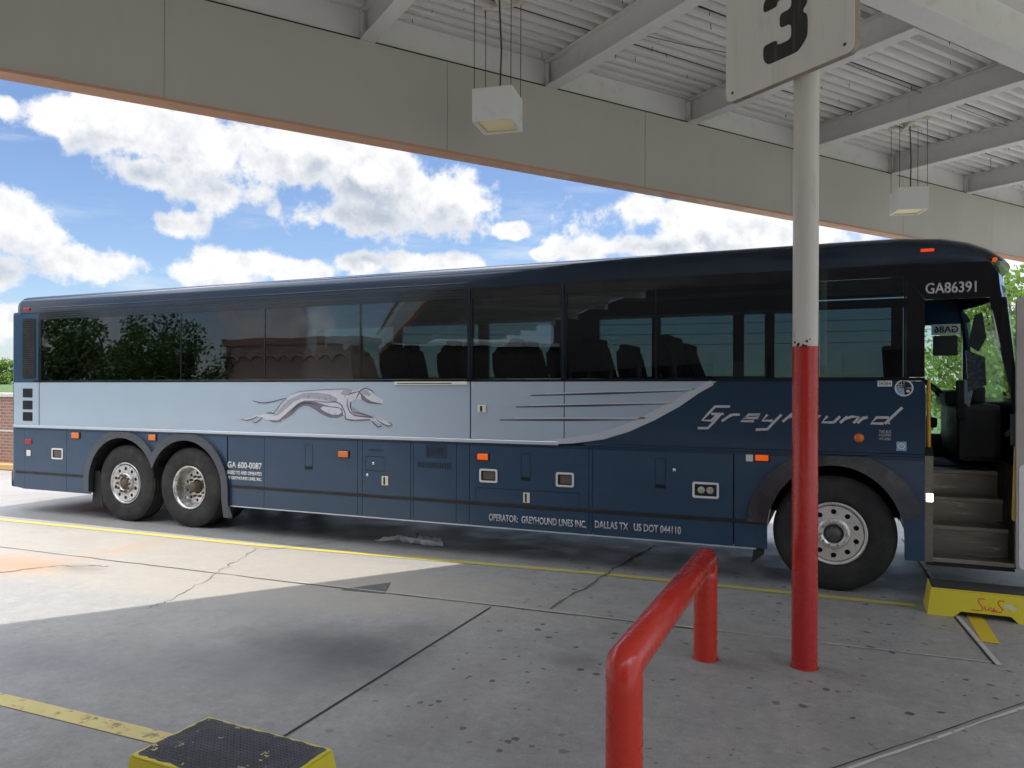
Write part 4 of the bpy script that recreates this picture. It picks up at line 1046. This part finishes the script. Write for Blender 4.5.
# interior mirror, visor and the reversed number card in the driver's window
a, b = S(933, 336, YF - .2), S(958, 355.5, YF - .2)
bp('destination_box', MB().box(a[0], b[0], YF - .22, YF - .16, b[1], a[1], .01), 'interior')
a, b = S(931.5, 324.5, YF - .2), S(960.5, 334.5, YF - .2)
cd_ = bp('number_card', MB().box(a[0], b[0], YF - .19, YF - .185, b[1], a[1]), principled('translucent_card', (.75, .82, .88), .6, emit=(.6, .75, .9), es=.0)[0])
bp('card_number', text_bm('GA86', a[0] + .03, b[0] - .02, b[1] + .025, a[1] - .02, YF - .194, .002, .02, True), 'navy', cd_)
a, b = S(966, 320, YF - .8), S(982, 372, YF - .8)
bp('sun_visor', MB().plate([(a[0] + .08, a[1] + .05), (b[0] + .0, a[1] + .08), (b[0] + .04, a[1] - .2), (a[0] + .12, a[1] - .35), (a[0] + .02, a[1] - .28)], YF - .81, YF - .79), 'interior')
mb_ = MB(); p = [S(966, 350, YN + .7), S(985, 357, YN + .7), S(986.5, 385, YN + .7), S(968, 392, YN + .7)]
mb_.plate(p, YN + .7, YN + .72); bp('exit_mirror', mb_, worn('mirror_glass', (.10, .12, .15), .25, .6, var=.4, scale=14, dirt=(.03, .03, .04), dscale=12))
m2 = MB(); m2.tube([(S(944, 395, YN + 1.5)[0], YN + 1.5, S(944, 395, YN + 1.5)[1]), (S(980, 385, YN + 1.5)[0], YN + 1.5, S(980, 385, YN + 1.5)[1])], .016, 8); bp('dash_bar', m2, 'rubber')
# entrance steps
ys = [YN + .02, YN + .28, YN + .54, YN + .80]; zs = [.40, .655, .89, 1.13]
X0, X1 = .745, 1.43
for k in range(4):
    yb = ys[k + 1] if k < 3 else YN + 1.15
    st = bp('entrance_step', MB().box(X0, X1, ys[k] + .012, yb + .011, zs[k] - .03, zs[k]), 'steel')
    bp('step_nosing', MB().box(X0, X1, ys[k] - .012, ys[k] + .0115, zs[k] - .035, zs[k] + .003, .004), 'nosing', st)
    if k < 3: bp('riser', MB().box(X0, X1, yb + .0115, yb + .02, zs[k] + .0005, zs[k + 1] - .0355), 'steel', st)
bp('step_lower_edge', MB().box(X0, X1, YN + .009, YN + .03, ZB - .03, zs[0] - .036), 'dark')
bp('stepwell_side', MB().box(.733, .744, YN + .031, YN + 1.14, ZB, 1.9), 'steel'); bp('stepwell_side', MB().box(1.431, 1.44, YN + .061, YN + 1.14, ZB, 1.25), 'dark')
bp('floor_side', MB().box(.685, .732, YN + .05, YN + 1.14, ZB, 1.95), 'interior')
a = S(929, 465, YN + .06)
bp('grab_rail', MB().tube([(S(928.5, 392, YN + .07)[0], YN + .07, 2.0), (S(929, 465, YN + .07)[0], YN + .07, 1.22)], .017, 12), 'grab')
x0, x1, z0, z1_ = R2((924.5, 493.5), (934, 502)); bp('step_lamp', MB().box(.748, .80, YN + .005, YN + .03, z0, z1_, .004), 'steplamp')
bp('door_jamb', MB().box(.732, .80, YN + .002, YN + .03, z1_ + .005, 1.32), 'steel'); bp('door_jamb', MB().box(.732, .80, YN + .002, YN + .03, 1.322, 1.40), 'gap'); bp('door_jamb', MB().box(.732, .80, YN + .002, YN + .03, ZB, z0 - .005), 'steel')
# open door leaf parked ahead of the opening
YD = 7.50
dx0 = S(1016.5, 400, YD)[0]; zt2 = S(1016, 297, YD)[1]
dl = bp('door_leaf', MB().plate(rrect(dx0, dx0 + .80, .40, zt2, .05), YD, YD + .05, [rrect(dx0 + .08, dx0 + .72, 1.35, zt2 - .1, .04)]), worn('door_edge_grey', (.40, .38, .35), .4, .2))
bp('door_glass', MB().plate(rect(dx0 + .08, dx0 + .72, 1.36, zt2 - .11), YD + .022, YD + .028), 'glass', dl)
bp('door_skin', MB().plate(rrect(dx0 + .02, dx0 + .79, .42, 1.3, .04), YD - .006, YD - .0005), 'joist', dl)
gx, gz = S(1017, 447, YD + .06); gx2, gz2 = S(1014.5, 519, YD + .06)
bp('door_grab_rail', MB().tube([(gx + .03, YD + .055, gz + .02), (gx, YD + .09, gz), (gx2, YD + .09, gz2), (gx2 + .03, YD + .055, gz2 - .03)], .017, 12), 'grab', dl)
bp('door_arm', MB().tube([(1.40, YN + .2, 1.52), (dx0 + .02, YD + .06, 1.62)], .022, 10), 'steel', dl)
bp('door_arm', MB().box(dx0 - .03, dx0 + .05, YD + .051, YD + .09, 1.45, 1.72, .01), 'interior', dl)

# roof: lofted sections, drooping at the nose
secp = [(0, 0), (.003, .08), (.009, .16), (.022, .205), (.055, .24), (.12, .268), (.28, .302), (.50, .33), (.85, .352), (1.295, .36)]
full = [(YN + a, b) for a, b in secp] + [(YF - a, b) for a, b in secp[::-1][1:]]
st_ = [(XR + .0, .10, .55), (XR + .04, .03, .85), (XR + .15, 0, 1), (-8, 0, 1), (-4, 0, 1), (-1, 0, 1), (.2, .0, 1.0), (.55, .005, .99), (.85, .01, .90), (1.05, .015, .72), (1.2, .02, .46), (1.30, .03, .18), (1.34, .04, .02)]
def xs_at(X, y):                                        # the nose bulges forward in plan
    v = (y - YC) / 1.295
    return X + (.20 * (1 - abs(v) ** 2.5)) * max(0, min(1, (X - .2) / 1.0)) - (.0)
m2 = MB(); rings = []
for (X, ins, sc) in st_:
    rings.append([m2.bm.verts.new((xs_at(X, y), YC + (y - YC) * (1 - ins / 1.3), 3.061 + z * sc)) for y, z in full])
for i in range(len(rings) - 1):
    for k in range(len(full) - 1):
        f = m2.bm.faces.new((rings[i][k], rings[i][k + 1], rings[i + 1][k + 1], rings[i + 1][k])); f.smooth = True
m2.bm.faces.new(rings[0])
rf = bp('roof', m2, 'roof')
bp('roof_edge_trim', MB().box(-11.65, .70, YN - .006, YN + .004, 3.062, 3.072), 'black')
for (px, py) in ((927.5, 249),):
    cx, cz = S(px, py); bp('roof_marker', MB().box(cx - .055, cx + .055, YN + .005, YN + .07, cz - .022, cz + .006, .006), 'redlens_on')
cx, cz = S(994, 259.5, YN + .05); bp('roof_marker', MB().box(cx - .018, cx + .018, YN - .0, YN + .07, cz - .02, cz + .012, .006), 'amber_on')
cx, cz = S(27, 303); bp('roof_marker', MB().box(cx - .08, cx + .06, YN - .008, YN + .05, 3.10, 3.15, .006), 'redlens')
# nose: grid surface
def xsil(z):
    T = [(ZB, 1.44), (.9, 1.455), (1.3, 1.455), (1.85, 1.44), (2.3, 1.40), (2.72, 1.35), (2.95, 1.30), (3.06, 1.26), (3.15, 1.22)]
    for i in range(len(T) - 1):
        if z <= T[i + 1][0]: a, b = T[i], T[i + 1]; return a[1] + (b[1] - a[1]) * (z - a[0]) / (b[0] - a[0])
    return T[-1][1]
def nose_patch(z0, z1_, v0, v1, nz=8, nvv=16, th=.0):
    m2 = MB(); Gd = []
    for i in range(nz + 1):
        z = z0 + (z1_ - z0) * i / nz; row = []
        for j in range(nvv + 1):
            v = v0 + (v1 - v0) * j / nvv; y = YC + v * 1.295
            row.append(m2.bm.verts.new((xsil(z) - .02 + .20 * (1 - abs(v) ** 2.5) - th, y, z)))
        Gd.append(row)
    for i in range(nz):
        for j in range(nvv):
            f = m2.bm.faces.new((Gd[i][j], Gd[i][j + 1], Gd[i + 1][j + 1], Gd[i + 1][j])); f.smooth = True
    return m2
bp('front_panel', nose_patch(ZB, 1.45, -.99, 1), 'navy')
bp('front_cowl', nose_patch(1.45, 1.84, -.99, 1), 'black')
bp('windshield', nose_patch(1.84, 2.86, -.93, .93), 'screen')
bp('windshield_header', nose_patch(2.86, 3.10, -.99, 1), 'black')
bp('windshield_pillar', nose_patch(1.84, 2.86, -.99, -.93, nvv=2), 'black'); bp('windshield_pillar', nose_patch(1.84, 2.86, .93, 1, nvv=2), 'black')
bp('windshield_divider', nose_patch(1.84, 2.86, -.012, .012, nvv=2, th=-.006), 'rubber')
bp('headlamp', nose_patch(.75, .95, -.95, -.65, th=-.01), 'lamp_clear'); bp('headlamp', nose_patch(.75, .95, .65, .95, th=-.01), 'lamp_clear')
# rear end
m2 = MB().box(XR - .10, XR + .06, YN + .04, YF - .04, .45, 3.1, .04, 2); bp('rear_panel', m2, 'navy_low')
bp('rear_bumper', MB().box(XR - .16, XR + .06, YN + .06, YF - .06, .36, .62, .04, 2), 'rubber')
bp('rear_lamp', MB().box(XR - .13, XR - .101, YN + .1, YN + .3, 1.35, 1.65, .02, 2), 'redlens'); bp('rear_lamp', MB().box(XR - .13, XR - .101, YF - .3, YF - .1, 1.35, 1.65, .02, 2), 'redlens')

# wheels (each: tyre, rim, hub, nuts)
def tyre_bm(c, y, r=.55, wd=.29, ri_=.292):
    P = [(ri_, .03), (ri_ + .02, .006), (ri_ + .06, -.004), (r - .09, -.006), (r - .05, .002), (r - .02, .018), (r - .004, .03)]
    for k in range(5):
        a = .035 + k * (wd - .07) / 5; b_ = (wd - .07) / 5
        P += [(r, a), (r, a + b_ * .78), (r - .012, a + b_ * .80), (r - .012, a + b_ * .98)]
    P += [(r, wd - .035), (r - .02, wd - .018), (r - .06, wd), (ri_, wd - .02), (ri_ - .01, wd - .03)]
    return MB().lathe(P, (c, y, r), 72)
def wheel(c, y, kind, sgn=1):
    t = bp('wheel', tyre_bm(c, y), 'tyre'); rr0 = .55
    m2 = MB()
    if kind == 'out':
        m2.lathe([(.295, .025), (.300, .004), (.290, -.004), (.272, .012), (.262, .035)], (c, y, rr0), 64)
        dy = y - .012
        hl = [circ(c + .207 * math.cos(2 * PI * (k + .5) / 10), rr0 + .207 * math.sin(2 * PI * (k + .5) / 10), .025, 14) for k in range(10)]
        m2.plate(circ(c, rr0, .2615, 60), dy + .02, dy + .032, hl + [circ(c, rr0, .15, 40)])
        m2.lathe([(.1495, .02), (.145, -.005), (.135, -.012), (.09, -.012), (.088, .02)], (c, dy, rr0), 48)
        hub_y, nut_r, nut_y = dy, .117, dy - .012
    else:
        m2.lathe([(.295, .025), (.302, .002), (.290, -.004), (.270, .012), (.262, .05), (.255, .12), (.235, .15)], (c, y, rr0), 64)
        dy = y + .15
        hl = [circ(c + .188 * math.cos(2 * PI * (k + .5) / 10), rr0 + .188 * math.sin(2 * PI * (k + .5) / 10), .021, 14) for k in range(10)]
        m2.plate(circ(c, rr0, .2345, 60), dy, dy + .012, hl + [circ(c, rr0, .10, 30)])
        hub_y, nut_r, nut_y = dy, .14, dy
    bp('rim', m2, 'rim_bright' if c > -5 else 'rim', t)
    bp('brake_drum', MB().lathe([(.0, .06), (.27, .06)], (c, hub_y, rr0), 30), 'dark', t)
    for k in range(10):
        a = 2 * PI * k / 10; bp('wheel_nut', MB().lathe([(0, -.034), (.012, -.034), (.017, -.026), (.019, 0), (.019, .004)], (c + nut_r * math.cos(a), nut_y, rr0 + nut_r * math.sin(a)), 6, smooth=False), 'rust' if kind == 'in' or c < -5 else 'chrome', t)

    e = -.03 if kind == 'out' else -.11
    m2 = MB().lathe([(0, e), (.045, e), (.062, e + .015), (.07, e + .03), (.082, .01), (.089, .03)], (c, hub_y, rr0), 32)
    bp('hub', m2, 'rust' if c < -5 else 'grease', t)
    return t
wheel(WF, YN + .035, 'out'); wheel(WT, YN + .035, 'out'); wheel(WD, YN + .035, 'in')
bp('inner_tyre', tyre_bm(WD, YN + .37), 'tyre')
for c in (WF, WT, WD): bp('far_wheel', tyre_bm(c, YF - .33), 'tyre')
for c in (WF, WT, WD): bp('axle', MB().tube([(c, YN + .3, .53), (c, YF - .3, .53)], .09, 12), 'dark')
bp('tow_hook', MB().box(.60, .66, YN - .03, YN + .001, .77, .80, .005), 'rust')

# ------------------------------------------------------------------ trees
def tree_bm(h, cr, seed, leaf=.16, nleaf=2600, nclump=26, low=.25):
    q = random.Random(seed)
    tr = MB(); pts = [(0, 0, 0)]; 
    for k in range(1, 6): pts.append((q.uniform(-.06, .06) * k, q.uniform(-.06, .06) * k, h * .75 * k / 5))
    tr.tube([Vector(p) for p in pts], h * .028 + .04, 10, r2=.03)
    cl = []
    for k in range(nclump):
        a = q.uniform(0, 2 * PI); zz = q.uniform(low, .96); rad = cr * math.sqrt(max(0.05, 1 - ((zz - .58) / .48) ** 2)) * q.uniform(.35, 1)
        c = Vector((rad * math.cos(a), rad * math.sin(a), h * zz)); cl.append((c, q.uniform(.22, .42) * cr))
        st = Vector(pts[min(5, max(1, int(zz * 4)))]); mid = (st + c) / 2 + Vector((0, 0, -.1))
        tr.tube([st, mid, c], .05, 6, r2=.012)
    b = bmesh.new()
    for i in range(nleaf):
        c, r0 = cl[i % len(cl)]
        d = Vector((q.gauss(0, 1), q.gauss(0, 1), q.gauss(0, .8))).normalized() * r0 * (q.random() ** .4)
        p = c + d; s_ = leaf * q.uniform(.5, 1.2)
        n1 = Vector((q.gauss(0, 1), q.gauss(0, 1), q.gauss(0, 1))).normalized(); n2 = n1.orthogonal().normalized(); n3 = n1.cross(n2)
        V = [b.verts.new(p + n2 * s_ * u + n3 * s_ * v) for u, v in ((-.5, 0), (0, -.32), (.55, 0), (0, .32))]
        b.faces.new(V)
    return tr.bm, b
def make_tree(name, h, cr, seed, mat, **kw):
    t, l = tree_bm(h, cr, seed, **kw)
    r = empty(name, (0, 0, 0), world=False)
    a = MB(); a.bm.free(); a.bm = t; a.build('trunk', M['bark'], r)
    a = MB(); a.bm.free(); a.bm = l; a.build('crown', mat, r, fix=False)
    return r
T1 = make_tree('leafy_tree', 6.4, 2.6, 1, M['leaf'], nleaf=5200, leaf=.24)
T2 = make_tree('bushy_tree', 4.6, 2.3, 2, M['leaf2'], nleaf=9000, leaf=.17, low=.08, nclump=40)
T3 = make_tree('hillside_tree', 8.5, 4.2, 3, M['leaf2'], nleaf=3600, leaf=.55, low=.1)
used = set()
def put(T, x, y, s, rz, label, group, z=0):
    if T.name in used: t = copy_tree(T)
    else: t = T; used.add(T.name)
    t.location = (x, y, z); t.scale = (s, s, s); t.rotation_euler = (0, 0, rz)
    return tag(t, label, 'tree', group)
q = random.Random(20)
# trees across the street behind the camera: they show only mirrored in the coach's rear windows
for (x, y, s) in ((-46, -6, 1.1), (-43, -9.5, 1.15), (-39.5, -12, 1.05), (-36.5, -13.2, 1.1), (-33.4, -13.4, .9), (-31.0, -14, .8), (-41, -9, 1.1), (-50, -3, 1.2), (-54, 1, 1.2)):
    put(T1, x, y, s, q.uniform(0, 6), 'dark leafy tree mirrored in the rear windows of the coach', 'trees mirrored in the coach windows')
for i, (x, y, s) in enumerate(((4.1, 23.5, 1.05), (6.6, 24.5, .78), (9.5, 26, .8), (13, 27, .85), (4.4, 29, .95))):
    put(T2, x, y, s, q.uniform(0, 6), 'bright green bushy tree beyond the coach, glimpsed through its cab and door', 'bushy trees beyond the coach')
hill = MB()
NX = 60
HP = []
for i in range(NX + 1):
    x = -230 + 165 * i / NX; HP.append([(x, 48 + 6 * math.sin(x * .05), -.5), (x, 64, 1.6 + math.sin(x * .045) * .8), (x, 85, 3.4 + math.sin(x * .03 + 1)), (x, 150, -.5)])
VV = [[hill.bm.verts.new((p[0], p[1] - .35 * (p[0] + 100), p[2])) for p in row] for row in HP]
for i in range(NX):
    for k in range(3): hill.bm.faces.new((VV[i][k], VV[i][k + 1], VV[i + 1][k + 1], VV[i + 1][k]))
struct('hill', hill, M['grass'])
for i in range(34):
    x = -190 + i * 3.6 + q.uniform(-2, 2); y = 62 + q.uniform(-8, 14) - .35 * (x + 100)
    put(T3, x, y, q.uniform(.5, .72), q.uniform(0, 6), 'green tree on the low hillside behind the rear of the coach', 'trees on the far hillside', z=.6)

# brick boundary wall and kerb behind the coach's tail
wl = tag(empty('brick_wall', (-20, 12, 0)), 'low red brick wall with pale coping behind the tail of the coach', 'wall')
MB().box(-34, -13.5, 11.9, 12.2, 0, 1.70).build('brickwork', M['brick'], wl)
MB().box(-34.05, -13.45, 11.84, 12.26, 1.703, 1.80, .01).build('coping', M['capstone'], wl)
MB().box(-34, -13.5, 11.885, 11.899, .88, .92).build('band_course', M['capstone'], wl)
struct('painted_kerb', MB().box(-34, -13.5, 11.6, 11.88, 0, .15, .02), M['orange_kerb'])

# unseen station blocks added to darken the coach's reflections; shop mirrored across the lot
sb = tag(empty('unseen_station', (*ND(-7, 0), 0)), 'unseen dark brick station building with tinted glass, sized to darken reflections in the coach', 'building')
nbox(MB(), -14, -7.02, -46, -2.5, 0, 7.4).build('wall', M['brick_dark'], sb)
for k in range(9):
    d = -45.5 + k * 4.6
    f = nbox(MB(), -7.015, -6.96, d, d + 3.8, .3, 3.2).build('window_frame', M['interior'], sb)
    nbox(MB(), -6.955, -6.945, d + .06, d + 3.74, .36, 3.14).build('pane', M['black'], f)
wg = tag(empty('added_wing', (*ND(0, -46), 0)), 'unseen dark brick wing added at the far left canopy end to darken the coach windows', 'building')
nbox(MB(), -7, 7.2, -50, -44, 0, 5.2).build('wall', M['brick_dark'], wg)
nbox(MB(), -7.05, 7.25, -50.1, -43.9, 5.203, 5.5).build('parapet', M['fascia'], wg)
sh = tag(empty('brick_shop', (-25, -16, 0)), 'low tan brick shop mirrored in the middle windows of the coach', 'building')
MB().box(-29.5, -21.6, -17.5, -15, 0, 4.15).build('wall', M['brick_tan'], sh)
MB().box(-29.6, -21.5, -17.6, -14.9, 4.153, 4.5).build('parapet', M['brick'], sh)
m2 = MB()
for k in range(9):
    m2.tube([(-29.0 + k * .85 + .42 * math.cos(a), -14.95, 3.2 + .42 * math.sin(a)) for a in [R(20 + 14 * j) for j in range(11)]], .05, 6)
m2.build('arched_brick_relief', M['brick'], sh)
# overhead cables beyond the coach
uc = tag(empty('overhead_cables', (0, 40, 0)), 'thin dark overhead cables on wooden poles beyond the coach, seen through its windows', 'cables')
m2 = MB()
for z in (6.3, 5.75, 5.2):
    P = [(-34 + 68 * k / 20, 40 + .1 * k, z - .9 * (1 - ((k - 10) / 10) ** 2)) for k in range(21)]; m2.tube(P, .018, 5)
m2.build('cable', M['wire'], uc)
for x, y in ((-34, 40), (34, 42)): MB().tube([(x, y, 0), (x, y, 7.5)], .15, 10, r2=.1).build('cable_pole', M['bark'], uc)

for o in bpy.data.objects:
    if '_o' in o: del o['_o']
